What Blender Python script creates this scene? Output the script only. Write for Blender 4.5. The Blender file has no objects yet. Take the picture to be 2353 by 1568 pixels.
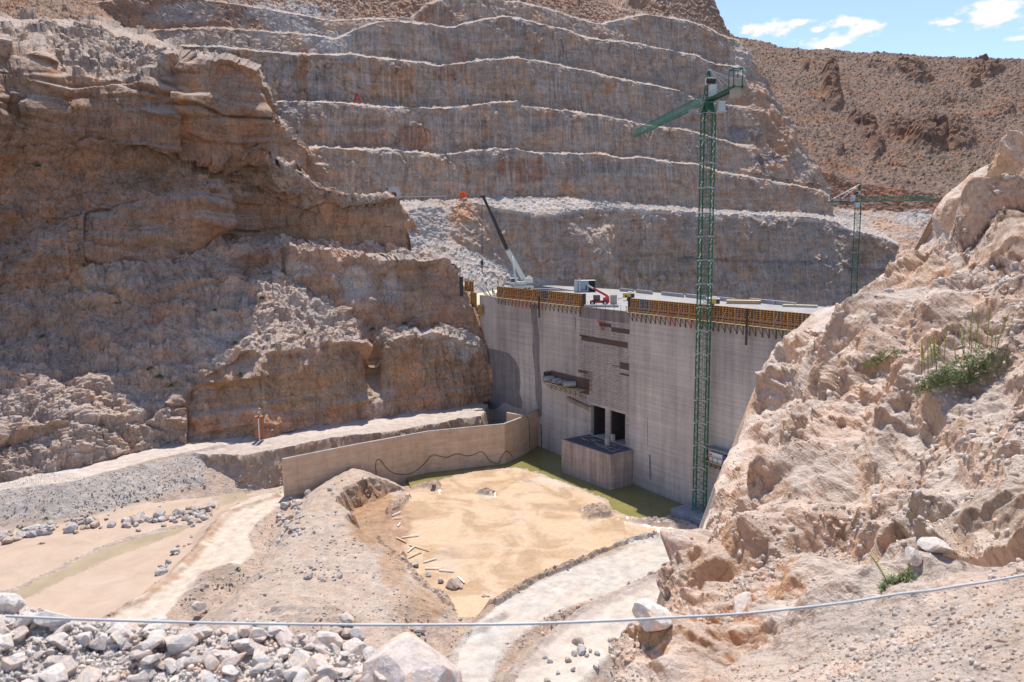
import bpy, bmesh, math, random
import numpy as np
from mathutils import Vector, Matrix, Quaternion
random.seed(7); RNG=np.random.default_rng(11)
sc=bpy.context.scene; COL=sc.collection
# ---------------------------------------------------------------- camera
FPX=1700.; PIT=math.atan(229/1700.); ROL=.012     # pixel space of the survey: 2353 x 1568
F_=np.array([0,math.cos(PIT),-math.sin(PIT)]); U0=np.array([0,math.sin(PIT),math.cos(PIT)]); R0=np.array([1.,0,0])
R_=R0*math.cos(ROL)-U0*math.sin(ROL); U_=U0*math.cos(ROL)+R0*math.sin(ROL)
cam=bpy.data.cameras.new('camera'); co=bpy.data.objects.new('camera',cam); COL.objects.link(co)
cam.sensor_width=36; cam.lens=36*FPX/2353.; cam.clip_start=.1; cam.clip_end=6000
co.matrix_world=Matrix(((R_[0],U_[0],-F_[0],0),(R_[1],U_[1],-F_[1],0),(R_[2],U_[2],-F_[2],0),(0,0,0,1)))
cam.dof.use_dof=True; cam.dof.focus_distance=110; cam.dof.aperture_fstop=4.5
sc.camera=co
def ray(u,v):
    u=np.asarray(u,float); v=np.asarray(v,float)
    return F_*FPX+np.multiply.outer(u-1176.5,R_)-np.multiply.outer(v-784,U_)
def PY(u,v,y):
    d=ray(u,v); return d*(np.asarray(y)/d[...,1])[...,None]
def PZ(u,v,z):
    d=ray(u,v); return d*(np.asarray(z)/d[...,2])[...,None]
def proj(P):
    w=P@F_; return 1176.5+FPX*(P@R_)/w, 784-FPX*(P@U_)/w
# ---------------------------------------------------------------- light
SUN_EL=66.
w=bpy.data.worlds.new('World'); sc.world=w; w.use_nodes=True
nt=w.node_tree; N=nt.nodes; L=nt.links; N.clear()
out=N.new('ShaderNodeOutputWorld'); bg=N.new('ShaderNodeBackground'); sky=N.new('ShaderNodeTexSky')
sky.sky_type='NISHITA'; sky.sun_disc=False; sky.sun_elevation=math.radians(SUN_EL); sky.sun_rotation=0
sky.altitude=1200; sky.air_density=1.0; sky.dust_density=.3; sky.ozone_density=3.2
bg.inputs[1].default_value=.15; WARM=(1.08,.97,.97)
tc=N.new('ShaderNodeTexCoord')
def vm(op,a,b=None):
    n=N.new('ShaderNodeVectorMath'); n.operation=op
    for i,x in enumerate((a,b)):
        if x is None: continue
        if isinstance(x,(tuple,list)): n.inputs[i].default_value=x
        else: L.new(x,n.inputs[i])
    return n
def mt(op,a,b=None,c=None,clamp=False):
    n=N.new('ShaderNodeMath'); n.operation=op; n.use_clamp=clamp
    for i,x in enumerate((a,b,c)):
        if x is None: continue
        if isinstance(x,(int,float)): n.inputs[i].default_value=x
        else: L.new(x,n.inputs[i])
    return n.outputs[0]
best=None
for (cu,cv,ru,rv) in ((1762,66,66,24),(1836,50,30,9),(1905,97,70,27),(1946,52,40,17),(1985,66,52,24),(2290,26,95,36),(2192,50,44,10),(2345,89,26,7),(1880,70,24,9)):
    c=ray(cu,cv); c=c/np.linalg.norm(c); k=FPX
    p=vm('MULTIPLY',vm('SUBTRACT',tc.outputs['Generated'],tuple(c)).outputs[0],(k/ru,0,k/rv))
    ln=vm('LENGTH',p.outputs[0]).outputs['Value']
    m=mt('SUBTRACT',1.,ln)
    best=m if best is None else mt('MAXIMUM',best,m)
mp=N.new('ShaderNodeMapping'); mp.inputs['Scale'].default_value=(38,1,75); L.new(tc.outputs['Generated'],mp.inputs[0])
nz=N.new('ShaderNodeTexNoise'); nz.inputs['Scale'].default_value=1.; nz.inputs['Detail'].default_value=9; nz.inputs['Roughness'].default_value=.62
L.new(mp.outputs[0],nz.inputs['Vector'])
cm=mt('ADD',mt('MULTIPLY',best,.9),mt('MULTIPLY',mt('SUBTRACT',nz.outputs[0],.5),2.6))
mr=N.new('ShaderNodeMapRange'); mr.interpolation_type='SMOOTHSTEP'; L.new(cm,mr.inputs[0]); mr.inputs[1].default_value=.18; mr.inputs[2].default_value=.75
mask=mt('MULTIPLY',mr.outputs[0],mt('GREATER_THAN',best,-.6))
mx=N.new('ShaderNodeMixRGB'); L.new(mask,mx.inputs[0]); L.new(sky.outputs[0],mx.inputs[1]); mx.inputs[2].default_value=(4.6,4.9,5.1,1)
wm=N.new('ShaderNodeMixRGB'); wm.blend_type='MULTIPLY'; wm.inputs[0].default_value=1; wm.inputs[2].default_value=(*WARM,1); L.new(mx.outputs[0],wm.inputs[1]); L.new(wm.outputs[0],bg.inputs[0]); L.new(bg.outputs[0],out.inputs[0])
sl=bpy.data.lights.new('sun','SUN'); sl.energy=4.1; sl.angle=math.radians(.53); sl.color=(1,.96,.9)
so=bpy.data.objects.new('sun',sl); so.rotation_euler=(-math.radians(90-SUN_EL),math.radians(.8),0); COL.objects.link(so)
vs=sc.view_settings; vs.view_transform='Standard'; vs.look='None'; vs.gamma=1; vs.exposure=.58; vs.use_curve_mapping=False
sc.cycles.max_bounces=6; sc.cycles.diffuse_bounces=4; sc.cycles.glossy_bounces=2; sc.cycles.transmission_bounces=2
sc.cycles.use_adaptive_sampling=True
# ---------------------------------------------------------------- noise (numpy)
def _h(i,j,k,s=0):
    n=(i.astype(np.uint32)*np.uint32(374761393)+j.astype(np.uint32)*np.uint32(668265263)+k.astype(np.uint32)*np.uint32(2147483647)+np.uint32(s*1013904223&0xffffffff))
    n=(n^(n>>np.uint32(13)))*np.uint32(1274126177); n=(n^(n>>np.uint32(16)))*np.uint32(2246822519); return n^(n>>np.uint32(13))
def hf(i,j,k,s=0): return _h(i,j,k,s).astype(np.float64)/4294967295.
def perlin(p,seed=0):
    p=np.asarray(p,float); f0=np.floor(p); f=p-f0; I=f0.astype(np.int64)
    t=f*f*f*(f*(f*6-15)+10); r=0
    for dx in (0,1):
        wx=t[...,0] if dx else 1-t[...,0]
        for dy in (0,1):
            wy=t[...,1] if dy else 1-t[...,1]
            for dz in (0,1):
                wz=t[...,2] if dz else 1-t[...,2]
                a=hf(I[...,0]+dx,I[...,1]+dy,I[...,2]+dz,seed)*6.2832
                c=hf(I[...,0]+dx,I[...,1]+dy,I[...,2]+dz,seed+5)*2-1; s_=np.sqrt(np.maximum(0,1-c*c))
                g=s_*np.cos(a)*(f[...,0]-dx)+s_*np.sin(a)*(f[...,1]-dy)+c*(f[...,2]-dz)
                r=r+wx*wy*wz*g
    return r*1.6
def fbm(p,o=4,seed=0,g=.5,ridge=False):
    a=1.;s=0;n=0
    for i in range(o):
        q=perlin(p*2**i,seed+i*17)
        if ridge: q=1-2*np.abs(q)
        s=s+a*q;n+=a;a*=g
    return s/n
def facet(p,seed=0,tilt=.9,crack=.0,fade=.16):
    """angular block noise: each worley cell is a tilted plane"""
    p=np.asarray(p,float); I=np.floor(p).astype(np.int64)
    sh=p.shape[:-1]; d1=np.full(sh,9.);d2=np.full(sh,9.); val=np.zeros(sh)
    for dx in (-1,0,1):
        for dy in (-1,0,1):
            for dz in (-1,0,1):
                i,j,k=I[...,0]+dx,I[...,1]+dy,I[...,2]+dz
                rx=p[...,0]-(i+hf(i,j,k,seed)); ry=p[...,1]-(j+hf(i,j,k,seed+1)); rz=p[...,2]-(k+hf(i,j,k,seed+2))
                d=rx*rx+ry*ry+rz*rz
                v=(hf(i,j,k,seed+3)-.5)+tilt*((hf(i,j,k,seed+4)-.5)*rx+(hf(i,j,k,seed+6)-.5)*ry+(hf(i,j,k,seed+7)-.5)*rz)*2
                m=d<d1; d2=np.where(m,d1,np.minimum(d2,d)); d1=np.where(m,d,d1); val=np.where(m,v,val)
    e=np.sqrt(d2)-np.sqrt(d1)
    return (val+.25)*sst(0,fade,e)-.25*.6-crack*np.clip(1-e/.12,0,1)
def blocks(p,seed=0,ax=(1.,1.,1.)):
    """pile of angular polyhedral blocks, continuous, ~[-.5,.5]"""
    p=np.asarray(p,float); I=np.floor(p).astype(np.int64); best=np.full(p.shape[:-1],9.)
    for dx in (-1,0,1):
        for dy in (-1,0,1):
            for dz in (-1,0,1):
                i,j,k=I[...,0]+dx,I[...,1]+dy,I[...,2]+dz
                rx=p[...,0]-(i+hf(i,j,k,seed)); ry=p[...,1]-(j+hf(i,j,k,seed+1)); rz=p[...,2]-(k+hf(i,j,k,seed+2))
                a=hf(i,j,k,seed+3)*6.2832; b=(hf(i,j,k,seed+4)-.5)*1.4; ca,sa,cb,sb=np.cos(a),np.sin(a),np.cos(b),np.sin(b)
                u=ca*cb*rx+sa*cb*ry+sb*rz; v=-sa*rx+ca*ry; w_=-ca*sb*rx-sa*sb*ry+cb*rz
                s_=.75+.6*hf(i,j,k,seed+5)
                d=np.maximum(np.maximum(np.abs(u)*ax[0],np.abs(v)*ax[1]),np.maximum(np.abs(w_)*ax[2],np.abs(u+v+w_)*.68))*s_
                best=np.minimum(best,d)
    return .5-best
def sst(a,b,x):
    t=np.clip((x-a)/(b-a),0,1); return t*t*(3-2*t)
def smooth1(a,k):
    if k<1: return a
    ker=np.hanning(2*k+3)[1:-1]; ker/=ker.sum(); return np.convolve(np.pad(a,(k,k),'edge'),ker,'valid')
# ---------------------------------------------------------------- mesh helpers
def grid_obj(name,P,colr,mats,uv=None,smooth=False,facemask=None,midx=None):
    R,C=P.shape[:2]; me=bpy.data.meshes.new(name)
    idx=np.arange(R*C).reshape(R,C)
    q=np.stack([idx[:-1,:-1],idx[:-1,1:],idx[1:,1:],idx[1:,:-1]],-1).reshape(-1,4)
    if facemask is not None: q=q[facemask.reshape(-1)]
    use=np.unique(q); mp_=np.zeros(R*C,int); mp_[use]=np.arange(len(use)); q=mp_[q]
    V=P.reshape(-1,3)[use]
    me.vertices.add(len(V)); me.vertices.foreach_set('co',V.astype(np.float32).ravel())
    me.loops.add(q.size); me.loops.foreach_set('vertex_index',q.astype(np.int32).ravel())
    me.polygons.add(len(q)); me.polygons.foreach_set('loop_start',np.arange(0,q.size,4,dtype=np.int32))
    me.polygons.foreach_set('use_smooth',np.full(len(q),smooth))
    me.update(); me.validate()
    if colr is not None:
        at=me.color_attributes.new('Col','FLOAT_COLOR','POINT')
        c=np.ones((len(V),4),np.float32); c[:,:3]=colr.reshape(-1,colr.shape[-1])[use][:,:3]
        if colr.shape[-1]>3: c[:,3]=colr.reshape(-1,4)[use][:,3]
        at.data.foreach_set('color',c.ravel())
    if uv is not None:
        at=me.attributes.new('suv','FLOAT_VECTOR','POINT'); a=np.zeros((len(V),3),np.float32); a[:,:2]=uv.reshape(-1,2)[use]; at.data.foreach_set('vector',a.ravel())
    for m in (mats if isinstance(mats,list) else [mats]): me.materials.append(m)
    o=bpy.data.objects.new(name,me); COL.objects.link(o); return o
def normals(P):
    a=np.gradient(P,axis=1); b=np.gradient(P,axis=0); n=np.cross(a,b); n/=np.linalg.norm(n,axis=-1,keepdims=True)+1e-9
    s=np.sign((n*(-P)).sum(-1,keepdims=True)); s[s==0]=1
    return n*np.where(s.mean()>0,1,-1)
def lofts(curves,rows,n,sm=10,jit=0,seed=3):
    """curves: list of lists of (u,v,y) ; rows between; returns P, T(band+frac), S"""
    s=np.linspace(0,1,n); W=[]
    for k,c in enumerate(curves):
        c=np.array(c,float); u=c[0,0]+(c[-1,0]-c[0,0])*s
        v=smooth1(np.interp(u,c[:,0],c[:,1]),max(1,sm//4)); y=smooth1(np.interp(u,c[:,0],c[:,2]),sm*3)
        if jit: 
            q=np.stack([u/23.,np.full(n,k*7.1),np.zeros(n)],-1); v=v+jit*fbm(q,4,seed,.6)
        W.append(PY(u,v,y))
    P=[];T=[]
    for k,r in enumerate(rows):
        for i in range(r):
            t=i/r; P.append(W[k]*(1-t)+W[k+1]*t); T.append(np.full(n,k+t))
    P.append(W[-1]);T.append(np.full(n,float(len(rows))))
    P=np.array(P);T=np.array(T)
    return P,T,np.broadcast_to(s,T.shape)
def inpoly(x,y,poly):
    poly=np.asarray(poly,float); r=np.zeros(x.shape,bool); n=len(poly); j=n-1
    for i in range(n):
        xi,yi=poly[i][:2]; xj,yj=poly[j][:2]
        if yi!=yj:
            c=((yi>y)!=(yj>y))&(x<(xj-xi)*(y-yi)/(yj-yi)+xi); r^=c
        j=i
    return r
def pdist(x,y,poly,closed=True):
    poly=np.asarray(poly,float); d=np.full(x.shape,1e9); n=len(poly)
    for i in range(n if closed else n-1):
        a=poly[i][:2]; b=poly[(i+1)%n][:2]; ab=b-a; L2=(ab**2).sum()+1e-9
        t=np.clip(((x-a[0])*ab[0]+(y-a[1])*ab[1])/L2,0,1)
        d=np.minimum(d,np.hypot(x-a[0]-t*ab[0],y-a[1]-t*ab[1]))
    return d
# ---------------------------------------------------------------- materials
MATS={}
class NB:
    def __init__(s,name):
        s.m=bpy.data.materials.new(name); s.m.use_nodes=True; s.t=s.m.node_tree; s.b=s.t.nodes['Principled BSDF']
    def n(s,t,**k):
        n=s.t.nodes.new('ShaderNode'+t)
        for a,b in k.items(): setattr(n,a,b)
        return n
    def l(s,a,b): s.t.links.new(a,b)
    def math(s,op,a,b=0.,clamp=False):
        n=s.n('Math',operation=op,use_clamp=clamp)
        for i,x in enumerate((a,b)):
            if isinstance(x,(int,float)): n.inputs[i].default_value=x
            else: s.l(x,n.inputs[i])
        return n.outputs[0]
    def mix(s,f,a,b,bt='MIX'):
        n=s.n('MixRGB',blend_type=bt)
        for i,x in enumerate((f,a,b)):
            if isinstance(x,(int,float)): n.inputs[i].default_value=x
            elif isinstance(x,tuple): n.inputs[i].default_value=(*x,1)
            else: s.l(x,n.inputs[i])
        return n.outputs[0]
    def noise(s,vec,scale,detail=6,rough=.6,dist=0):
        n=s.n('TexNoise'); n.inputs['Scale'].default_value=scale; n.inputs['Detail'].default_value=detail; n.inputs['Roughness'].default_value=rough; n.inputs['Distortion'].default_value=dist
        if vec is not None: s.l(vec,n.inputs['Vector'])
        return n.outputs[0]
    def vor(s,vec,scale,feature='F1',out=0):
        n=s.n('TexVoronoi',feature=feature); n.inputs['Scale'].default_value=scale; s.l(vec,n.inputs['Vector']); return n.outputs[out]
    def rng(s,x,a,b,c=0.,d=1.,smooth=False):
        n=s.n('MapRange'); n.interpolation_type='SMOOTHSTEP' if smooth else 'LINEAR'
        s.l(x,n.inputs[0])
        for i,q in zip((1,2,3,4),(a,b,c,d)): n.inputs[i].default_value=q
        return n.outputs[0]
def rock_mat(name,s=1.,bump=.5,bd=.5,crack=.5,streak=0.,rough=.95,speck=.35,dust=.0,patch=1.):
    """s: feature frequency (1/m)"""
    q=NB(name); tcn=q.n('TexCoord'); ob=tcn.outputs['Object']
    at=q.n('Attribute',attribute_name='Col'); col=at.outputs['Color']
    n1=q.noise(ob,s*.35,8,.65); n2=q.noise(ob,s*2.2,8,.7); n3=q.noise(ob,s*9,4,.7)
    wv=q.n('VectorMath',operation='ADD'); nv=q.n('TexNoise'); nv.inputs['Scale'].default_value=s*.9; nv.inputs['Detail'].default_value=4; q.l(ob,nv.inputs['Vector'])
    sc_=q.n('VectorMath',operation='SCALE'); q.l(nv.outputs[1],sc_.inputs[0]); sc_.inputs['Scale'].default_value=1.3/s
    q.l(ob,wv.inputs[0]); q.l(sc_.outputs[0],wv.inputs[1])
    mpc=q.n('Mapping'); mpc.inputs['Scale'].default_value=(1,1,.45); q.l(wv.outputs[0],mpc.inputs[0])
    cr=q.vor(mpc.outputs[0],s*.5,'DISTANCE_TO_EDGE'); cr2=q.vor(wv.outputs[0],s*1.9,'DISTANCE_TO_EDGE')
    c=q.mix(1.,col,q.rng(n1,.25,.75,.72,1.3),'MULTIPLY')
    c=q.mix(1.,c,q.rng(n2,.25,.75,1-speck,1+speck),'MULTIPLY')
    c=q.mix(1.,c,q.rng(n3,.25,.75,1-speck*.6,1+speck*.6),'MULTIPLY')
    p1=q.noise(ob,s*.16,7,.7,.6); p2=q.noise(ob,s*.55,8,.75,.4)
    c=q.mix(q.rng(p1,.5,.62,0,.75*patch),c,q.mix(1.,c,(1.22,.90,.66),'MULTIPLY')); c=q.mix(q.rng(p1,.48,.38,0,.7*patch),c,q.mix(1.,c,(.80,.78,.80),'MULTIPLY'))
    c=q.mix(q.rng(p2,.56,.68,0,.6*patch),c,q.mix(1.,c,(1.25,1.2,1.15),'MULTIPLY')); c=q.mix(q.rng(p2,.44,.32,0,.55*patch),c,q.mix(1.,c,(.66,.56,.5),'MULTIPLY'))
    k1=q.rng(cr,0,.03,1-crack,1.); k2=q.rng(cr2,0,.035,1-crack*.5,1.)
    c=q.mix(1.,c,k1,'MULTIPLY'); c=q.mix(1.,c,k2,'MULTIPLY')
    h=q.math('ADD',q.math('MULTIPLY',n2,.6),q.math('MULTIPLY',n3,.25)); h=q.math('ADD',h,q.math('MULTIPLY',n1,1.))
    h=q.math('ADD',h,q.math('MULTIPLY',k1,.35*crack)); h=q.math('ADD',h,q.math('MULTIPLY',k2,.2*crack))
    if streak:
        a=q.n('Attribute',attribute_name='suv').outputs['Vector']
        mp=q.n('Mapping'); mp.inputs['Scale'].default_value=(.9,.045,1); q.l(a,mp.inputs[0])
        s1=q.noise(mp.outputs[0],1.,3,.6); mp2=q.n('Mapping'); mp2.inputs['Scale'].default_value=(1.15,.06,1); q.l(a,mp2.inputs[0])
        s2=q.noise(mp2.outputs[0],1.,2,.5); 
        p1=q.noise(ob,s*.10,6,.65,.6); pal=q.math('MULTIPLY',q.rng(s2,.53,.62,0,1),q.math('MULTIPLY',q.rng(p1,.40,.60,.05,1.),at.outputs['Alpha']))
        drk=q.rng(s1,.3,.7,.78,1.15)
        c=q.mix(1.,c,q.mix(at.outputs['Alpha'],(1,1,1),drk),'MULTIPLY')
        c=q.mix(q.math('MULTIPLY',pal,streak),c,(.56,.5,.45))
        h=q.math('ADD',h,q.math('MULTIPLY',s2,.35))
        mp3=q.n('Mapping'); mp3.inputs['Scale'].default_value=(.05,.6,1); q.l(a,mp3.inputs[0]); s3=q.noise(mp3.outputs[0],1.,5,.6,.5)
        c=q.mix(1.,c,q.rng(s3,.3,.7,.8,1.15),'MULTIPLY')
    if dust:
        g=q.n('NewGeometry'); sx=q.n('SeparateXYZ'); q.l(g.outputs['Normal'],sx.inputs[0])
        dz=q.math('MULTIPLY',q.rng(q.math('ADD',sx.outputs[2],q.math('MULTIPLY',q.math('SUBTRACT',n2,.5),.5)),.55,.8,0,1),dust)
        c=q.mix(dz,c,(.56,.45,.365))
    q.l(c,q.b.inputs['Base Color']); q.b.inputs['Roughness'].default_value=rough; q.b.inputs['Specular IOR Level'].default_value=.2
    bn=q.n('Bump'); bn.inputs['Strength'].default_value=bump; bn.inputs['Distance'].default_value=bd/s; q.l(h,bn.inputs['Height']); q.l(bn.outputs[0],q.b.inputs['Normal'])
    return q.m
def flat_mat(name,c,rough=.6,metal=0,var=.12,s=3.,bump=0.,spec=.4,dirt=0.):
    if name in MATS: return MATS[name]
    q=NB(name); tcn=q.n('TexCoord'); n1=q.noise(tcn.outputs['Object'],s,6,.65)
    cc=q.mix(1.,tuple(c),q.rng(n1,.25,.75,1-var,1+var),'MULTIPLY')
    if dirt:
        n2=q.noise(tcn.outputs['Object'],s*.4,7,.7); cc=q.mix(q.math('MULTIPLY',q.rng(n2,.5,.68),dirt),cc,(.30,.22,.16))
    q.l(cc,q.b.inputs['Base Color']); q.b.inputs['Roughness'].default_value=rough; q.b.inputs['Metallic'].default_value=metal; q.b.inputs['Specular IOR Level'].default_value=spec
    if bump:
        bn=q.n('Bump'); bn.inputs['Strength'].default_value=bump; bn.inputs['Distance'].default_value=.05; q.l(n1,bn.inputs['Height']); q.l(bn.outputs[0],q.b.inputs['Normal'])
    MATS[name]=q.m; return q.m
def tag(o,label=None,cat=None,group=None,kind=None):
    if label: o['label']=label
    if cat: o['category']=cat
    if group: o['group']=group
    if kind: o['kind']=kind
    return o
def blobs(U,V,c,lst,P,sc_=.12,seed=40):
    """albedo patches: (u,v,ru,rv,(r,g,b),strength)"""
    n=fbm(P*sc_,4,seed,.6)
    for (u,v,ru,rv,rgb,st) in lst:
        d=1-np.sqrt(((U-u)/ru)**2+((V-v)/rv)**2)+n*.9
        m=(sst(.05,.35,d)*st)[...,None]; c[...,:3]=c[...,:3]*(1-m)+np.array(rgb)*m
    return c
TAN=np.array((.42,.33,.27)); ORG=np.array((.47,.27,.15)); GRY=np.array((.38,.35,.33)); PAL=np.array((.58,.52,.47)); RED=np.array((.33,.19,.125)); RUST=np.array((.36,.17,.09))
# ================================================================ quarry wall (benches above the road level)
yb=[(540,232),(740,236),(884,243),(1020,252),(1174,266),(1328,274),(1551,290),(1720,305),(1912,325)]
def yB(u,k): a=np.array(yb); return float(np.interp(u,a[:,0],a[:,1]))+k
def cv(pts,k,f=None): return [(u,v,yB(u,k)) for u,v in pts]
b0=[(560,457),(740,456),(884,455),(1020,453),(1060,452),(1174,444),(1328,448),(1379,457),(1465,463),(1551,470),(1634,477),(1720,481),(1805,485),(1839,485),(1880,489),(1916,493)]
L3=[(560,340),(683,340),(747,342),(798,345),(884,345),(952,352),(1020,359),(1060,352),(1089,349),(1140,344),(1184,345),(1242,355),(1328,355),(1379,355),(1430,366),(1465,362),(1499,367),(1551,376),(1600,379),(1651,396),(1720,407),(1754,414),(1805,424),(1846,432),(1884,438),(1907,452)]
L4=[(540,236),(591,236),(747,236),(832,243),(918,250),(1020,251),(1089,244),(1150,236),(1191,236),(1201,245),(1260,251),(1328,260),(1396,270),(1465,284),(1499,292),(1549,296),(1590,304),(1668,326),(1709,340),(1740,345),(1780,350),(1818,345)]
L5=[(250,100),(340,104),(386,106),(513,109),(581,118),(632,123),(684,126),(752,128),(804,126),(839,132),(884,137),(938,142),(972,145),(1013,154),(1054,147),(1106,140),(1150,137),(1191,135),(1225,140),(1277,150),(1328,162),(1362,167),(1413,181),(1465,191),(1499,197),(1551,208),(1600,229),(1650,240),(1700,248),(1786,245)]
L6=[(170,86),(250,80),(400,70),(500,66),(620,75),(700,80),(770,92),(825,68),(860,55),(911,51),(969,56),(1020,63),(1048,65),(1061,56),(1106,48),(1150,41),(1191,44),(1260,62),(1311,72),(1328,84),(1379,94),(1430,97),(1482,106),(1551,121),(1593,128),(1627,143),(1651,150),(1700,156),(1764,165)]
L7=[(60,30),(150,20),(300,-5),(450,0),(600,20),(700,38),(752,50),(850,45),(940,46),(980,12),(1010,2),(1060,-4),(1150,3),(1191,7),(1260,22),(1311,40),(1379,58),(1400,52),(1450,40),(1480,35),(1549,44),(1583,50),(1617,60),(1662,85),(1700,97)]
L8=[(0,-60),(700,-60),(1000,-60),(1200,-60),(1300,-40),(1400,5),(1440,18),(1460,-40),(1500,-70),(1560,-75),(1618,-60),(1628,20),(1640,50)]
def addv(c,dv): return [(u,v+dv) for u,v in c]
cur=[cv(addv(b0,14),0),cv(L3,5),cv(addv(L3,-3),13),cv(L4,18),cv(addv(L4,-3),26),cv(L5,31),cv(addv(L5,-3),39),cv(L6,44),cv(addv(L6,-3),52),cv(L7,58),cv(addv(L7,-2),68),cv(L8,86)]
L9=[(u,v-120,yB(u,130)) for u,v in L8]; cur.append(L9)
rows=[60,6,58,6,58,6,52,6,26,6,34,24]
# talus behaviour: let the lips wander
P,T,S=lofts(cur,rows,760,sm=6,jit=4.5,seed=5)
U,V=proj(P.reshape(-1,3)); U=U.reshape(T.shape);V=V.reshape(T.shape)
band=np.floor(T).astype(int); fr=T-band
wn=(sst(1672,1725,U)*(T>=2)*(T<=9))[...,None]
r2_=int(np.argmax(T[:,0]>=2)); r9_=int(np.argmax(T[:,0]>=9)); tt_=np.clip((P[...,2]-P[r2_,:,2])/(P[r9_,:,2]-P[r2_,:,2]),0,1)[...,None]; PL=P[r2_]*(1-tt_)+P[r9_]*tt_
P=P*(1-wn)+PL*wn; wn=wn[...,0]
wall=((band%2==0)&(band<12)).astype(float); wall=np.maximum(wall,wn)
nat=sst(9.9,10.1,T)+sst(760,640,U)*sst(6.5,7.2,T)
wall=wall*(1-np.clip(nat,0,1))
Nn=normals(P)
# vertical scoops in the walls: distance along s and small in z
pl=np.stack([P[...,0]*.10,P[...,1]*.10,P[...,2]*.035],-1)
d=2.2*fbm(pl,4,9,.5)+.9*facet(np.stack([P[...,0]*.16,P[...,1]*.16,P[...,2]*.10],-1),21,1.)+.5*facet(P*.5,22,1.)+.25*fbm(P*.9,3,25,.6)
dg=.5*fbm(P*.25,5,31,.6)+.5*facet(P*.55,33,1.)+.35*facet(P*1.2,34)
edge=np.minimum(1,np.minimum(fr,1-fr)*8+.35)
flut=3.2*fbm(np.stack([P[...,0]*.11,P[...,1]*.11,P[...,2]*.018],-1),4,27,.55,True)+1.5*blocks(np.stack([P[...,0]*.14,P[...,1]*.14,P[...,2]*.05],-1),28)
d=d*(1-wn)+wn*(flut+.6*blocks(P*.5,29)); edge=np.maximum(edge,wn)
P2=P+Nn*((d*wall*edge+dg*(1-wall)*np.where((band%2==1)&(T<10),sst(.05,.6,fr),1))[...,None])
# gravel lips bulge
P2[...,2]+=(1-wall)*sst(12,9,T)*(.8*np.abs(fbm(P*.12,3,44)))
c=np.zeros(T.shape+(4,)); 
m=fbm(np.stack([P[...,0]*.05,P[...,1]*.05,P[...,2]*.09],-1),5,51,.6)
m2=fbm(np.stack([P[...,0]*.07,P[...,1]*.07,P[...,2]*.02],-1),5,57,.6)
c[...,:3]=np.array((.51,.385,.30))
k=sst(.05,.45,m)[...,None]; c[...,:3]=c[...,:3]*(1-k*.75)+np.array((.43,.28,.19))*k*.75
k=sst(.0,.45,-m)[...,None]; c[...,:3]=c[...,:3]*(1-k*.7)+np.array((.30,.26,.24))*k*.7
k=sst(.22,.5,m2)[...,None]; c[...,:3]=c[...,:3]*(1-k*.6)+ORG*.9*k*.6
# gravel on benches / lips
lip=np.clip(sst(.955,.995,fr+.10*m+.45*np.clip(fbm(P*.07,4,78)-.12,0,1))*wall*(1-wn)+(1-wall)*(T<10),0,1)[...,None]*.9
lip=lip*(.35+.65*sst(-.25,.2,fbm(P*.05,4,77)))[...,None]; c[...,:3]=c[...,:3]*(1-lip)+np.array((.42,.365,.325))*lip
# dark foot band
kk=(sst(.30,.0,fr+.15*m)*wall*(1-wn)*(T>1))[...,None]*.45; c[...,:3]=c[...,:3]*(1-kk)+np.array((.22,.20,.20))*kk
nn=np.clip(nat,0,1)[...,None]; gr=sst(.0,.3,fbm(P*.03,3,71))[...,None]
natc=np.array((.34,.21,.145))*(1-gr*.2)+np.array((.5,.4,.33))*gr*.2
c[...,:3]=c[...,:3]*(1-nn)+natc*nn
c[...,3]=wall*edge
c=blobs(U,V,c,[(1590,20,0.1,0.1,ORG,0),(925,200,48,55,(.50,.29,.17),.85),(870,190,25,60,(.50,.30,.18),.6),(700,170,22,60,(.50,.27,.15),.7),(1200,390,60,40,(.38,.19,.11),.75),(1110,300,30,25,(.30,.2,.15),.3),(950,315,60,30,(.36,.19,.12),.7),(850,320,60,25,(.38,.20,.12),.5),
 (560,170,40,60,(.52,.30,.17),.6),(1260,262,26,14,(.55,.33,.2),.7),(1480,55,30,20,(.5,.3,.2),.5),(1060,125,25,45,(.40,.2,.13),.5),(1020,170,30,20,(.36,.17,.1),.6),
 (1725,260,45,110,(.52,.33,.22),.9),(1755,330,40,90,(.50,.30,.19),.9),(1690,230,30,40,(.50,.32,.22),.6),(1700,150,40,50,(.55,.5,.45),.6),(1840,440,45,30,(.46,.3,.2),.6),(1700,310,30,22,(.2,.19,.2),.7),(1740,370,50,14,(.18,.17,.18),.8),(1400,20,40,14,(.42,.26,.18),.6),(1000,30,70,35,(.40,.24,.16),.6),(650,40,130,50,(.47,.44,.42),.8),(770,95,60,40,(.50,.47,.44),.8),(420,30,120,30,(.45,.42,.40),.6),(300,60,80,22,(.45,.27,.16),.7)],P)
# nose: vertical fluting instead of drill marks
c[...,3]*=1-.85*sst(1665,1700,U)
suv=np.stack([P[...,0]+.15*P[...,1],P[...,2]],-1)
# close the nose round the corner
ext=[];
for k_ in range(1,9):
    e=P2[:,-1:].copy(); e[...,1]+=k_*7; e[...,0]+=k_*(7*.42)-k_*k_*.55; ext.append(e)
P2=np.concatenate([P2]+ext,1); c=np.concatenate([c]+[c[:,-1:]]*8,1); suv=np.concatenate([suv]+[suv[:,-1:]+np.array((k_*7,0)) for k_ in range(1,9)],1)
M_wall=rock_mat('quarried_rock',.8,1.,.5,.30,streak=.7,dust=.4,speck=.3)
tag(grid_obj('quarry_wall',P2,c,M_wall,suv),'tall stepped quarry face of grey and rust streaked rock','rock face',kind='structure')
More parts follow.
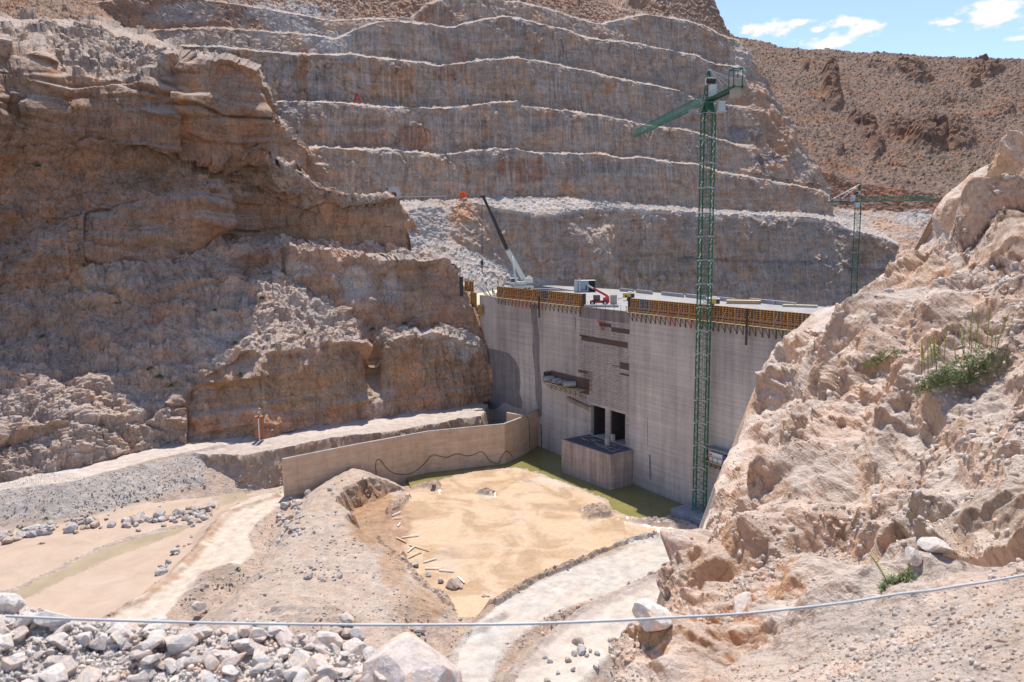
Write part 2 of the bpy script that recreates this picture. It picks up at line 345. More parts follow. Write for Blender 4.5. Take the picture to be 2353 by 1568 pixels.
# ================================================================ lower quarry wall behind the dam with the rubble chute
yg=[(900,222)]
def yG(u,k): a=np.array(yg); return float(np.interp(u,a[:,0],a[:,1]))+k
g0=[(960,640,214),(1050,680,212),(1100,674,218),(1160,662,238),(1240,658,250),(1300,672,254),(1450,735,245),(1600,745,250),(1800,765,265),(2000,780,280)]
g1=[(940,545,222),(1000,548,229),(1042,556,234),(1085,575,238),(1130,600,243),(1200,628,249),(1250,645,253),(1300,657,256),(1340,663,258),(1400,668,262),(1450,675,266),(1600,690,272),(1800,710,286),(2030,690,306)]
g2=[(925,490,226),(960,478,232),(1000,476,238),(1026,480,242),(1036,470,245),(1089,466,249),(1130,476,252),(1174,484,254),(1225,492,257),(1270,492,260),(1300,487,263),(1340,480,265),(1365,478,270),(1400,478,273),(1465,482,276),(1551,485,280),(1634,491,286),(1720,494,295),(1805,497,303),(1855,499,308),(1914,508,314),(1959,530,310),(2013,542,316),(2068,562,322)]
g3=[(900,462,yB(900,-2)),(1034,459,yB(1034,-2)),(1089,456,yB(1089,-2)),(1174,452,yB(1174,-2)),(1328,455,yB(1328,-2)),(1379,461,yB(1379,-2)),(1465,467,yB(1465,-2)),(1551,474,yB(1551,-2)),(1634,481,yB(1634,-2)),(1720,485,yB(1720,-2)),(1805,488,yB(1805,-2)),(1839,489,yB(1839,-2)),(1914,497,yB(1914,-1)),(1975,520,330),(2040,545,345)]
g4=[(900,456,yB(900,8)),(2040,540,360)]
g4=[(u,v-5,y+16) for u,v,y in g3]
P,T,S=lofts([g0,g1,g2,g3,g4],[30,74,16,4],560,sm=4,jit=2.5,seed=15)
U,V=proj(P.reshape(-1,3)); U=U.reshape(T.shape);V=V.reshape(T.shape); band=np.floor(T).astype(int); fr=T-band
chute=sst(1045,1020,U+np.clip(T-1,0,1)*8)
wall=(band==1)*(1-chute)*1.; Nn=normals(P)
bulge=3.5*sst(1290,1330,U)*sst(1425,1380,U)*sst(1,1.2,T)*sst(1.95,1.5,T)
d=bulge+2.0*fbm(np.stack([P[...,0]*.09,P[...,1]*.09,P[...,2]*.05],-1),4,109,.55)+1.*facet(P*.17,121)+.5*facet(P*.55,122)+.2*fbm(P,3,125)
dg=.8*fbm(P*.22,5,131,.6)+.9*blocks(P*.6,133)+.5*blocks(P*1.3,134)
edge=np.minimum(1,np.minimum(fr,1-fr)*8+.3)
P2=P+Nn*((d*wall*edge+dg*(1-wall)*sst(0,.2,T))[...,None])
c=np.zeros(T.shape+(4,)); m=fbm(np.stack([P[...,0]*.05,P[...,1]*.05,P[...,2]*.08],-1),5,151,.6)
c[...,:3]=np.array((.46,.345,.27)); k=sst(.0,.4,m)[...,None]; c[...,:3]=c[...,:3]*(1-k*.7)+np.array((.43,.29,.2))*k*.7
k=sst(.0,.45,-m)[...,None]; c[...,:3]=c[...,:3]*(1-k*.6)+np.array((.30,.27,.25))*k*.6
rb=(1-wall)[...,None]; c[...,:3]=c[...,:3]*(1-rb)+np.array((.45,.405,.37))*rb
lp=(sst(.93,.99,fr)*wall)[...,None]; c[...,:3]=c[...,:3]*(1-lp)+np.array((.6,.52,.46))*lp
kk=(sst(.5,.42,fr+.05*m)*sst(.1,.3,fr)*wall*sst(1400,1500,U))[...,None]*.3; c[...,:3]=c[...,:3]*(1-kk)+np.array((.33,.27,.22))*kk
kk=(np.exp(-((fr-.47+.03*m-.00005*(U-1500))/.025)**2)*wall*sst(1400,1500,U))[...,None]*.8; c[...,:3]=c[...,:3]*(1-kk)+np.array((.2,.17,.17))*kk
c[...,3]=wall*edge*.7
c=blobs(U,V,c,[(1060,490,30,35,(.52,.27,.14),.8),(1390,530,60,50,(.50,.36,.26),.8),(1330,510,50,20,(.50,.33,.22),.6),(1390,600,40,50,(.50,.40,.31),.7),(1500,620,110,60,(.42,.3,.2),.5),(1990,570,60,35,(.48,.29,.18),.8),(1960,600,50,40,(.27,.22,.2),.5),(1840,640,120,50,(.33,.27,.22),.4),(1280,470,120,14,(.60,.52,.46),.9),(1700,560,90,30,(.44,.33,.25),.5)],P)
suv=np.stack([P[...,0],P[...,2]],-1)
ext=[]
for k_ in range(1,7):
    e=P2[:,-1:].copy(); e[...,1]+=k_*6; e[...,0]+=k_*2.2; ext.append(e)
P2=np.concatenate([P2]+ext,1); c=np.concatenate([c]+[c[:,-1:]]*6,1); suv=np.concatenate([suv]+[suv[:,-1:]]*6,1)
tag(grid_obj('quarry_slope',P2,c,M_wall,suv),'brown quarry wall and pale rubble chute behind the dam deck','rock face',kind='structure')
# ================================================================ far hill
a0=[(1500,700,300),(1900,690,310),(2050,660,318),(2420,640,325)]
a1=[(1500,470,400),(1880,474,400),(1905,474,396),(1960,480,392),(2050,486,390),(2150,492,388),(2250,500,386),(2420,512,384)]
a2=[(1500,365,412),(1850,385,410),(1900,398,406),(1960,420,402),(2040,432,400),(2100,441,398),(2160,446,396),(2300,452,394),(2420,458,392)]
a3=[(1480,230,560),(2420,290,540)]
a4=[(1480,40,760),(1600,62,750),(1660,80,742),(1685,85,740),(1720,90,735),(1800,109,728),(1840,113,725),(1900,116,720),(1990,122,710),(2080,126,705),(2200,133,700),(2300,137,695),(2420,139,690)]
a5=[(1480,90,900),(2420,185,850)]
P,T,S=lofts([a0,a1,a2,a3,a4,a5],[80,40,130,120,8],420,sm=6,jit=2.,seed=75)
U,V=proj(P.reshape(-1,3)); U=U.reshape(T.shape);V=V.reshape(T.shape); band=np.floor(T).astype(int); fr=T-band
wall=(band==1)*1.; Nn=normals(P)
hill=sst(1.9,2.2,T)
cr=np.zeros(T.shape)
for (u,v,ru,rv,h) in ((1905,190,24,45,10),(1915,235,26,25,7),(1965,280,26,24,6),(1990,300,28,30,8),(2010,340,20,30,7),(2060,300,50,24,6),(2130,315,62,42,11),(2200,320,50,26,7),(2080,160,50,18,6),(2110,180,40,14,5),(2260,160,50,18,7),(2235,190,20,14,6),(2200,285,34,14,4),(1850,150,12,12,4),(1925,345,16,14,3),(2300,250,40,18,3),(2340,340,30,40,4),(1880,245,30,14,3),(2170,225,60,20,3),(2000,150,30,12,3)):
    q=1-np.sqrt(((U-u)/ru)**2+((V-v)/rv)**2)+.5*fbm(P*.05,4,90); cr=np.maximum(cr,h*sst(0,.45,q))
d=3.*fbm(P*.03,4,160,.6)+cr*(1+.6*facet(P*.10,165))+2.2*blocks(P*.20,161)*sst(-.1,.3,fbm(P*.03,3,168))+4.2*np.clip(blocks(P*.30,162)-.05,0,1)+2.4*np.clip(blocks(P*.6,163),0,1)+.9*blocks(P*1.3,164)
d*=.6+.4*hill
P2=P+Nn*(d*sst(0,.1,T)*sst(5,4.6,T))[...,None]*.75
c=np.zeros(T.shape+(4,)); m=fbm(P*.05,5,171,.6); m2=fbm(P*.015,4,172,.6)
c[...,:3]=np.array((.265,.178,.13)); k=sst(.0,.4,m2)[...,None]; c[...,:3]=c[...,:3]*(1-k)+np.array((.235,.17,.12))*k
k=sst(1.,5.,cr)[...,None]; c[...,:3]=c[...,:3]*(1-k)+np.array((.225,.14,.098))*k
w_=wall[...,None]; c[...,:3]=c[...,:3]*(1-w_)+(np.array((.37,.21,.14))*(1+.4*m[...,None]))*w_
w_=(sst(1.02,.98,T))[...,None]; c[...,:3]=c[...,:3]*(1-w_)+np.array((.48,.37,.30))*w_
c=blobs(U,V,c,[(2010,478,60,10,(.3,.18,.12),.6),(2100,500,60,20,(.5,.46,.42),.7),(1960,500,60,25,(.48,.45,.42),.7),(2100,560,50,30,(.50,.36,.28),.6)],P)
c[...,3]=0
M_hill=rock_mat('hill_scree',.35,1.,.5,.3,speck=.3)
tag(grid_obj('hillside',P2,c,M_hill,P[...,:2]*0),'reddish brown boulder strewn hillside beyond the quarry','hill',kind='structure')
# ================================================================ left cliff
def yc(pts): return [(u,v,y) for u,v,y in pts]
def zc(pts): return [(u,v,float(PZ(u,v,z)[1])) for u,v,z in pts]
c00=zc([(-80,1150,-49),(0,1125,-48),(100,1110,-47.5),(190,1085,-47),(290,1060,-46.5),(400,1040,-46),(512,1025,-46),(632,1010,-46),(778,988,-46),(925,970,-46),(1071,948,-46.5),(1140,935,-47)])
c0=zc([(-80,1128,-45.5),(0,1105,-45.4),(100,1089,-45.3),(190,1064,-45),(290,1040,-44.8),(400,1022,-44.5),(512,1008,-44.3),(632,993,-44),(778,971,-44),(925,953,-44),(1071,931,-44),(1138,918,-44)])
c1=yc([(-80,1050,140),(0,1040,146),(100,1010,152),(190,990,156),(273,985,160),(396,944,166),(410,910,167),(461,872,169),(513,842,172),(564,814,175),(632,818,178),(701,811,182),(752,790,184),(805,787,187),(860,835,191),(918,784,194),(938,770,195),(986,768,198),(1020,777,199),(1092,800,202),(1118,835,203),(1128,880,203)])
c1b=yc([(-80,905,152),(0,880,159),(150,860,165),(300,800,172),(380,760,176),(450,720,182),(530,660,192),(575,638,202),(609,632,206),(668,640,207),(703,652,206),(725,676,204),(789,708,201),(803,732,199),(850,790,197),(875,770,199),(900,758,201),(950,762,203),(1000,757,206),(1060,750,207),(1095,770,206),(1116,790,205)])
c1c=yc([(-80,800,156),(0,790,163),(150,775,169),(300,715,176),(400,660,182),(500,610,193),(560,590,202),(601,567,208),(668,575,209),(762,598,207),(843,607,207),(918,618,208),(977,611,210),(1020,600,212),(1050,640,211),(1066,655,210)])
c2=yc([(-80,690,159),(0,684,166),(120,664,172),(239,623,179),(300,600,182),(380,605,185),(427,598,188),(470,580,194),(513,553,203),(560,545,212),(600,548,219),(649,552,222),(747,560,221),(884,573,221),(945,578,221),(966,566,222)])
c3=yc([(-80,580,160),(0,560,167),(100,530,174),(219,492,181),(270,478,184),(330,460,187),(410,440,191),(500,443,200),(547,452,210),(590,454,219),(625,455,223),(652,466,224),(709,472,224),(816,470,224),(897,466,225),(921,474,226),(945,500,226),(962,535,225)])
c4=yc([(-80,300,160),(0,297,167),(44,301,171),(96,318,174),(144,345,179),(239,342,184),(325,355,188),(376,368,191),(410,350,194),(478,338,199),(533,335,205),(580,338,211),(620,370,217),(660,405,221),(700,435,225),(741,456,229)])
c5=yc([(-80,180,163),(0,150,170),(20,137,172),(96,132,176),(130,168,179),(200,182,184),(270,190,188),(330,196,191),(390,180,193),(430,158,196),(478,150,198),(530,151,202),(554,166,205),(575,190,208),(597,222,212),(625,268,217),(660,308,222),(700,352,226),(735,440,229)])
c6=yc([(-80,90,205),(0,75,212),(79,67,214),(154,68,214),(212,73,214),(273,89,212),(342,113,210),(410,133,208),(478,147,205),(530,149,207),(556,164,209),(580,195,213),(600,225,217),(628,268,222),(664,308,227),(704,352,231),(738,436,234)])
c7=yc([(-80,50,225),(0,40,232),(79,35,236),(212,50,238),(300,75,238),(420,120,232),(540,145,226),(600,215,226),(664,300,236),(704,350,240),(738,430,245)])
c8=yc([(-80,-80,300),(738,-60,330)])
def shf(cv_,d_):
    return [(u,v,y+d_*float(np.interp(u,(0,430,590),(1.5,1.,0)))) for u,v,y in cv_]
c1b=shf(c1b,2);c1c=shf(c1c,5);c2=shf(c2,8);c3=shf(c3,10);c4=shf(c4,12);c5=shf(c5,12);c6=shf(c6,12);c7=shf(c7,14)
P,T,S=lofts([c00,c0,c1,c1b,c1c,c2,c3,c4,c5,c6,c7],[4,64,60,34,24,50,56,60,40,10],640,sm=5,jit=5.,seed=205)
U,V=proj(P.reshape(-1,3)); U=U.reshape(T.shape);V=V.reshape(T.shape); band=np.floor(T).astype(int); fr=T-band
Nn=normals(P)
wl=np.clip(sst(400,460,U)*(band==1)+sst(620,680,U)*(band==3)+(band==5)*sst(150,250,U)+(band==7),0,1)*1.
qx=np.stack([P[...,0],P[...,1],P[...,2]*.4],-1)
big=5.*fbm(qx*.045,3,209,.5)*sst(640,480,U)
rough_=1.2*fbm(P*.12,5,210,.6,ridge=True)+5.*blocks(qx*.10,221)+2.4*blocks(P*.28,222)+1.3*blocks(P*.75,223)+.6*blocks(P*1.5,224)
led=np.stack([P[...,0]*.04,P[...,1]*.04,P[...,2]*.20],-1)+.35*np.stack([fbm(P*.06,3,261)]*3,-1)
smooth_=1.3*fbm(qx*.12,4,231,.5)+4.2*blocks(np.stack([P[...,0]*.10,P[...,1]*.10,P[...,2]*.08],-1),232)*np.where(U<640,1,.6)+1.0*blocks(qx*.40,233)+.45*blocks(qx*1.1,237)+2.6*facet(led,235,.8,0,.2)*np.where(U<600,1,.35)+.15*fbm(P,3,234)
rough_=rough_+2.2*facet(led,236,.8,0,.2)
d=big+np.where(wl>.5,smooth_,rough_)
# brow that overhangs the left recess
brow=sst(6.6,7.1,T)*sst(8.35,7.4,T)*sst(640,560,U)*8.+sst(5.,5.4,T)*sst(6.1,5.7,T)*sst(560,480,U)*3.5
gul=-3.5*np.exp(-((U-860-.1*(V-835))/14)**2)*sst(1.2,1.9,T)*sst(3.,2.2,T)
edge=np.where(band==9,.4,1)*sst(0,1.02,T)
# keep the silhouette side tidy
d=(d+brow+gul)*edge*np.where(U>1090,.6,1)
P2=P+Nn*d[...,None]
c=np.zeros(T.shape+(4,)); m=fbm(qx*.05,5,251,.6); m2=fbm(np.stack([P[...,0]*.15,P[...,1]*.15,P[...,2]*.02],-1),4,252)
c[...,:3]=np.array((.47,.335,.26)); k=sst(-.05,.35,m)[...,None]; c[...,:3]=c[...,:3]*(1-k*.7)+np.array((.48,.285,.18))*k*.7
k=sst(.0,.4,-m)[...,None]; c[...,:3]=c[...,:3]*(1-k*.5)+np.array((.42,.35,.30))*k*.5
w_=(wl*.75)[...,None]; c[...,:3]=c[...,:3]*(1-w_)+np.array((.46,.285,.185))*w_; shade_tint=(sst(2.7,3.4,T+.6*m)*sst(8.2,7.4,T)*sst(640,590,U)*.6+sst(4.9,5.1,T)*sst(6.1,5.9,T)*sst(590,640,U)*.45)[...,None]  # shade of the recess and bench wall painted in as darker rock colour
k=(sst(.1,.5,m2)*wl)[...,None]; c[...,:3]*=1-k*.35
c[...,:3]=c[...,:3]*(1-shade_tint)+(np.array((.35,.215,.145))*(1+.5*m[...,None]))*shade_tint
sl=np.clip(sst(.3,.6,Nn[...,2]),0,1)[...,None]*.8*(1-shade_tint*.8); c[...,:3]=c[...,:3]*(1-sl)+np.array((.52,.405,.33))*sl
tp=sst(7.9,8.2,T)[...,None]; c[...,:3]=c[...,:3]*(1-tp)+np.array((.47,.355,.275))*tp
c=blobs(U,V,c,[(700,880,230,70,(.45,.29,.17),.8),(950,860,160,80,(.46,.30,.19),.8),(800,520,160,40,(.46,.28,.17),.7),(945,540,30,40,(.50,.26,.13),.8),(830,585,130,14,(.55,.38,.28),.8),(700,700,70,50,(.50,.42,.36),.7),(950,690,110,50,(.42,.29,.2),.7),(870,740,40,40,(.46,.27,.17),.7),(680,620,60,25,(.58,.5,.44),.7),(1060,790,40,40,(.58,.53,.48),.8),(990,765,60,12,(.62,.55,.5),.8),(820,650,40,40,(.60,.53,.47),.6),(900,655,30,40,(.6,.53,.47),.5),(450,250,90,60,(.47,.28,.17),.7),(100,250,80,80,(.42,.28,.19),.5),(250,250,70,50,(.44,.28,.18),.6),(500,800,80,50,(.55,.47,.41),.6),(330,930,80,50,(.54,.45,.38),.5),(640,370,50,40,(.5,.4,.33),.6),(300,120,200,30,(.45,.36,.3),.6)],P)
c[...,3]=wl*.25
suv=np.stack([P[...,0],P[...,2]],-1)
ext=[]
for k_ in range(1,6):
    e=P2[:,-1:].copy(); e[...,1]+=k_*4; ext.append(e)
P2=np.concatenate([P2]+ext,1); c=np.concatenate([c]+[c[:,-1:]]*5,1); suv=np.concatenate([suv]+[suv[:,-1:]]*5,1)
CLf=P2.reshape(-1,3); CJ_u,CJ_v=proj(CLf)
M_cliff=rock_mat('cliff_rock',.8,1.,.6,.45,streak=.3,dust=.6,speck=.3)
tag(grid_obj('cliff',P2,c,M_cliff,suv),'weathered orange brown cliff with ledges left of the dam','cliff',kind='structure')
# natural slope behind the cliff top
P,T,S=lofts([[(-120,130,248),(200,120,246),(400,130,254)],[(-120,60,262),(80,55,260),(200,50,262),(290,82,268)],[(-120,-90,330),(170,-90,345)]],[30,90],240,sm=4,jit=3,seed=301)
P2=P+normals(P)*(2.5*fbm(P*.05,4,302)+1.2*facet(P*.3,303)+.8*facet(P*.8,304))[...,None]*.6
c=np.ones(T.shape+(4,))*np.array((.37,.24,.165,0)); U,V=proj(P.reshape(-1,3)); U=U.reshape(T.shape);V=V.reshape(T.shape)
c=blobs(U,V,c,[(330,60,130,40,(.46,.42,.4),.8),(260,60,60,20,(.5,.3,.18),.6)],P)
tag(grid_obj('natural_slope',P2,c,M_hill,P[...,:2]*0),'brown natural scree slope above the left cliff','slope',kind='structure')
# ================================================================ valley floor (world grid)
WZ=-51.7
def zpoly(pts):
    """pts (u,v,z) -> world xy + z"""
    a=np.array(pts,float); q=PZ(a[:,0],a[:,1],a[:,2]); return q
gx=np.arange(-150,66,.34); gy=np.arange(74,226,.34); X,Y=np.meshgrid(gx,gy)
G3=np.stack([X,Y,np.zeros_like(X)],-1)
wob=np.stack([fbm(G3*.10,4,401,.6),fbm(G3*.10,4,402,.6)],-1)*2.2+np.stack([fbm(G3*.6,3,403,.6),fbm(G3*.6,3,404,.6)],-1)*.5
XW,YW=X+wob[...,0],Y+wob[...,1]
H=np.full(X.shape,-53.2)
def plateau(pts,slope,H,w=1.):
    q=zpoly(pts); xw=X+(XW-X)*w; yw=Y+(YW-Y)*w
    ins=inpoly(xw,yw,q); dd=np.where(ins,0,pdist(xw,yw,q))
    # height: inverse distance of vertices
    num=0;den=0
    for p in q:
        ww=1/((X-p[0])**2+(Y-p[1])**2+4)**1.5; num=num+ww*p[2]; den=den+ww
    z=num/den-dd*slope
    return np.maximum(H,z),ins,dd
cliffback=c0b=zc([(-200,1140,-45.4),(-80,1128,-45.4),(0,1105,-45.4),(100,1089,-45.3),(190,1064,-45),(290,1040,-44.8),(400,1022,-44.5),(512,1008,-44.3),(632,993,-44),(778,971,-44),(925,953,-44),(1071,931,-44),(1138,918,-44)])
zz=[-45.4,-45.4,-45.4,-45.3,-45,-44.8,-44.5,-44.3,-44,-44,-44,-44,-44]
back=[(u,v-14,z) for (u,v,_),z in zip(cliffback,zz)]
rdf=[(-200,1170,-45.6),(0,1127,-45.5),(164,1107,-45.3),(273,1078,-45),(359,1054,-44.8),(444,1036,-44.5)]
H,i_rd1,_=plateau(rdf+[(512,1020,-44.4)]+back[:7][::-1],.72,H,.4)
H,i_rd2,d_rd2=plateau([(430,1042,-44.8),(480,1046,-45.2),(560,1046,-45.6),(650,1030,-45.4),(720,1014,-45),(760,1006,-45),(837,998,-44.8),(925,988,-44.7),(983,976,-44.5),(1060,962,-44.2),(1110,955,-44)]+[(1118,930,-44)]+back[5:12][::-1],3.2,H,.6)
# river flats
flatA=[(-300,1230,-51.1),(0,1165,-50.6),(240,1160,-50.6),(480,1142,-50.8),(500,1160,-51.2),(455,1172,-51.3),(410,1205,-51.35),(342,1221,-51.35),(273,1238,-51.35),(191,1272,-51.35),(126,1305,-51.35),(60,1335,-51.4),(31,1352,-51.4),(-200,1400,-51.4)]
H,i_fA,_=plateau(flatA,.35,H,.6)
flatB=[(-100,1440,-51.4),(51,1379,-51.4),(144,1335,-51.4),(205,1307,-51.4),(256,1280,-51.4),(342,1253,-51.4),(407,1229,-51.4),(461,1198,-51.3),(502,1167,-51.2),(560,1150,-50.6),(640,1140,-50),(600,1200,-50.4),(480,1260,-50.4),(400,1330,-50.4),(200,1440,-50.4),(150,1560,-50.4),(-100,1560,-51.2)]
H,i_fB,_=plateau(flatB,.35,H,.6)
# haul road
hroad=[(655,1128,-50),(600,1135,-50.1),(560,1150,-50.1),(520,1170,-50),(490,1200,-50),(455,1250,-50),(400,1310,-50),(330,1365,-50),(220,1440,-50),(120,1540,-50),(260,1560,-50),(340,1460,-50),(420,1380,-50),(470,1330,-50),(540,1310,-50),(590,1270,-50),(575,1235,-50),(590,1205,-50),(640,1165,-50),(700,1150,-50)]
H,i_hr,d_hr=plateau(hroad,.5,H,.5)
# pit mud
mudp=[(905,1165,-51.5),(940,1130,-51.5),(1000,1110,-51.5),(1060,1092,-51.5),(1125,1076,-51.5),(1185,1076,-51.5),(1250,1098,-51.5),(1330,1125,-51.5),(1380,1150,-51.5),(1395,1175,-51.5),(1440,1190,-51.5),(1500,1195,-51.5),(1540,1192,-51.5),(1600,1212,-51.6),(1620,1230,-51.6),(1640,1300,-51.6),(1300,1420,-51.4),(1060,1420,-51.3),(950,1340,-51.4),(900,1240,-51.4)]
H,i_mud,d_mud=plateau(mudp,.16,H,.5)
H,_,_=plateau([(1130,1240,-51.3),(1180,1190,-51.35),(1230,1210,-51.35),(1200,1260,-51.35)],.1,H)
for sp in ([(1335,1170,-51.0),(1380,1160,-50.7),(1400,1178,-50.8),(1350,1188,-51)],[(1420,1190,-51.2),(1470,1195,-51),(1530,1190,-50.9),(1600,1212,-51),(1530,1205,-51),(1460,1200,-51.2)],[(1095,1130,-51.1),(1130,1125,-51.),(1140,1135,-51.1)],[(960,1112,-51.0),(1000,1105,-50.9),(1010,1122,-51)]):
    H,_,_=plateau(sp,.5,H,.5)
# lower pale ramp and upper pale ramp
ramp1=[(1575,1262,-50.6),(1540,1240,-50.4),(1500,1233,-50.3),(1440,1250,-50.2),(1340,1290,-50),(1230,1335,-49.8),(1130,1395,-49.6),(1085,1440,-49.5),(1040,1500,-49.4),(1030,1580,-49.2),(1120,1600,-49.2),(1150,1515,-49.3),(1180,1470,-49.4),(1290,1405,-49.6),(1400,1368,-49.8),(1480,1335,-50),(1560,1300,-50.2)]
H,i_r1,d_r1=plateau(ramp1,.75,H,.35)
ramp2=[(1620,1290,-48.6),(1540,1312,-48.4),(1450,1352,-48.2),(1340,1405,-48),(1240,1475,-47.8),(1175,1560,-47.6),(1150,1620,-47.5),(1290,1620,-47.5),(1380,1530,-47.7),(1480,1440,-48),(1620,1380,-48.3)]
H,i_r2,d_r2=plateau(ramp2,.85,H,.35)
H,_,_=plateau([(1150,1400,-48.9),(1080,1450,-48.9),(1110,1440,-48.9)],.6,H)
# mound
mound=[(735,1128,-47.2),(770,1096,-46.8),(810,1074,-46.6),(845,1086,-46.8),(862,1100,-47),(838,1118,-47),(800,1135,-47),(783,1155,-47.2),(790,1180,-47.4),(830,1235,-47.6),(870,1290,-47.6),(930,1340,-47.4),(950,1368,-47.2),(905,1400,-47.2),(890,1440,-47),(900,1600,-46.5),(560,1600,-46.5),(520,1470,-46.8),(540,1400,-47),(560,1360,-47.2),(620,1320,-47.6),(660,1250,-47.8),(700,1180,-47.4)]
H,i_md,d_md=plateau(mound,.62,H,.7)
# carve the right-hand scarp of the mound
scarp=zpoly([(862,1100,-47),(838,1118,-47),(800,1135,-47),(783,1155,-47),(790,1185,-47),(812,1215,-47)])
sc2=zpoly([(1000,1098,-50),(950,1135,-50),(905,1165,-50.5),(900,1230,-50.5),(925,1290,-50.5),(900,1295,-50),(858,1245,-49.5),(800,1208,-49),(778,1160,-48.5),(796,1130,-48),(842,1112,-48),(880,1100,-48.5)])
ins=inpoly(XW,YW,sc2); dd=np.where(ins,pdist(XW,YW,sc2),0); H=np.where(ins,np.minimum(H,np.maximum(-51.3,-47.2-dd*2.4)),H)
# ripples pushed up by a blade, sand heap, roads' rims
for (u0,v0,u1,v1,h) in ((640,1372,760,1380,.5),(620,1388,770,1394,.7),(640,1402,790,1404,.8),(660,1418,800,1412,.5),(690,1432,810,1420,.6)):
    q=zpoly([(u0,v0,-46.9),(u1,v1,-46.9)]); dl=pdist(XW,YW,q,False); H+=h*np.exp(-(dl/.8)**2)
q=zpoly([(475,1335,-50),(530,1318,-50)]); dl=pdist(X,Y,q,False); H=np.maximum(H,-48.3-dl*.55)
q=zpoly([(440,1370,-50),(470,1352,-50)]); dl=pdist(X,Y,q,False); H=np.maximum(H,-49.0-dl*.5)
q=zpoly([(640,1140,-50),(520,1180,-50),(465,1250,-50),(400,1320,-50),(330,1370,-50),(215,1440,-50)]); dl=pdist(XW,YW,q,False); H+=.55*np.exp(-(dl/.9)**2)
q=zpoly([(1585,1248,-50),(1500,1230,-50),(1440,1248,-50),(1340,1288,-50),(1230,1333,-50),(1130,1393,-50),(1085,1432,-50)]); dl_r=pdist(XW,YW,q,False); H+=.5*np.exp(-(dl_r/.8)**2)
q=zpoly([(1600,1290,-48.4),(1450,1350,-48.4),(1340,1402,-48.),(1240,1472,-48),(1170,1560,-47.8)]); dl_b=pdist(XW,YW,q,False); H+=.6*np.exp(-(dl_b/1.)**2)
q=zpoly([(700,1150,-50),(640,1165,-50),(590,1205,-50),(575,1235,-50),(590,1270,-50),(540,1310,-50),(470,1330,-50),(420,1380,-50),(340,1460,-50)]); d_hrr=pdist(XW,YW,q,False)
q=zpoly([(330,1210,-51.4),(130,1260,-51.4),(0,1320,-51.4)]); dl=pdist(XW,YW,q,False); H-=.35*np.exp(-(dl/.35)**2)
rut=np.cos(dl_r*2.9+1.5*fbm(G3*.05,2,440))*np.cos(dl_r*.9)*sst(0,1,dl_r)
rut2=np.cos(d_hrr*2.4+1.5*fbm(G3*.05,2,441))*sst(0,1,d_hrr)
H-=np.where(i_r1|i_r2,.05*rut,0)+np.where(i_hr,.05*rut2,0)
road=np.clip(np.where(i_hr,np.minimum(1,pdist(X,Y,zpoly(hroad))/1.5),0)+np.where(i_r1&(H<-48.7),np.minimum(1,pdist(X,Y,zpoly(ramp1))/1.5),0)+np.where(i_r2,np.minimum(1,pdist(X,Y,zpoly(ramp2))/1.5),0),0,1)*(d_md>0)
shelf=i_rd1|i_rd2
flat=((i_fA|i_fB)&(H<-50.4))|((i_mud)&(H<-51.15))
rough=np.where(flat,.06,np.where(road>.3,.10,np.where(shelf,.18,1.)))
steepm=np.hypot(*np.gradient(H,.34)); cliffy=sst(1.2,2.6,steepm)
P=np.stack([X,Y,H],-1)
dn=np.where(i_mud,(.10*fbm(P*.8,4,444,.7,True)+.05*fbm(P*.25,3,445))/.06*.5,0)+(.25*fbm(P*.35,5,411,.6)+.40*np.clip(blocks(P*.9,412)-.12,0,1)*sst(-.1,.3,fbm(P*.12,3,419))+.28*np.clip(blocks(P*1.5,413)-.05,0,1))
H2=H+dn*rough*(1+cliffy)
P[...,2]=H2
P[...,1]+=cliffy*(1.2*facet(np.stack([X*.25,Y*.25,H*.25],-1),415)+.8*fbm(P*.5,3,416))
c=np.zeros(X.shape+(4,)); m=fbm(P*.08,5,421,.6); m2=fbm(P*.4,4,422,.6)
c[...,:3]=np.array((.44,.34,.265))
k=sst(-.1,.4,m)[...,None]; c[...,:3]=c[...,:3]*(1-k)+np.array((.46,.37,.30))*k
U,V=proj(P.reshape(-1,3)); U=U.reshape(X.shape);V=V.reshape(X.shape)
def zone(mask,rgb,st=1.):
    global c
    k=(mask*st)[...,None]; c[...,:3]=c[...,:3]*(1-k)+np.array(rgb)*k
zone(((i_fA|i_fB)&(H<-50.3))*1.,(.42,.30,.215)); zone(((i_fA|i_fB)&(H<-50.3))*sst(0,.4,m),(.46,.35,.265),.6)
zone(i_mud*1.*(H<-51.1),(.49,.335,.205)); zone(i_mud*(H<-51.1)*sst(.05,.4,fbm(P*.05,4,430)),(.50,.36,.24),.25)
zone(sst(0,.5,road),(.50,.41,.325)); 
r1m=(i_r1&(H<-48.7))*sst(-.3,.3,m+.2); zone(r1m*1.,(.45,.405,.355),.9); zone((i_r2&(d_md>0))*1.,(.48,.41,.34),.8)
zone(np.where(i_r1|i_r2,sst(.2,.8,rut),0)+np.where(i_hr,sst(.2,.8,rut2),0),(.44,.35,.27),.45); zone(cliffy,(.38,.26,.17),.75)
mst=fbm(np.stack([X*.10+Y*.05,Y*.35-X*.1,X*0],-1),5,443,.65); zone(i_mud*(H<-51.1)*sst(.08,.3,mst),(.50,.36,.25),.4); zone(i_mud*(H<-51.1)*sst(.1,.35,-mst),(.50,.31,.17),.6)
zone(cliffy*i_rd2*0+cliffy*(d_rd2<4),(.40,.31,.24),.8)
gs=(sst(-50.8,-49.8,H)*sst(-44.9,-45.6,H))*(U<470)*(V<1190); zone(gs,(.42,.375,.335),.85)
sh_r=shelf*sst(1.,2.5,np.where(shelf,9,0)); zone(shelf*1.,(.47,.40,.35),.7)
zone(inpoly(U,V,[(780,1180),(900,1180),(1010,1420),(950,1480),(900,1400),(960,1370),(870,1290)])*sst(.02,-.1,d_md*0+m-.05),(.36,.24,.155),.6)
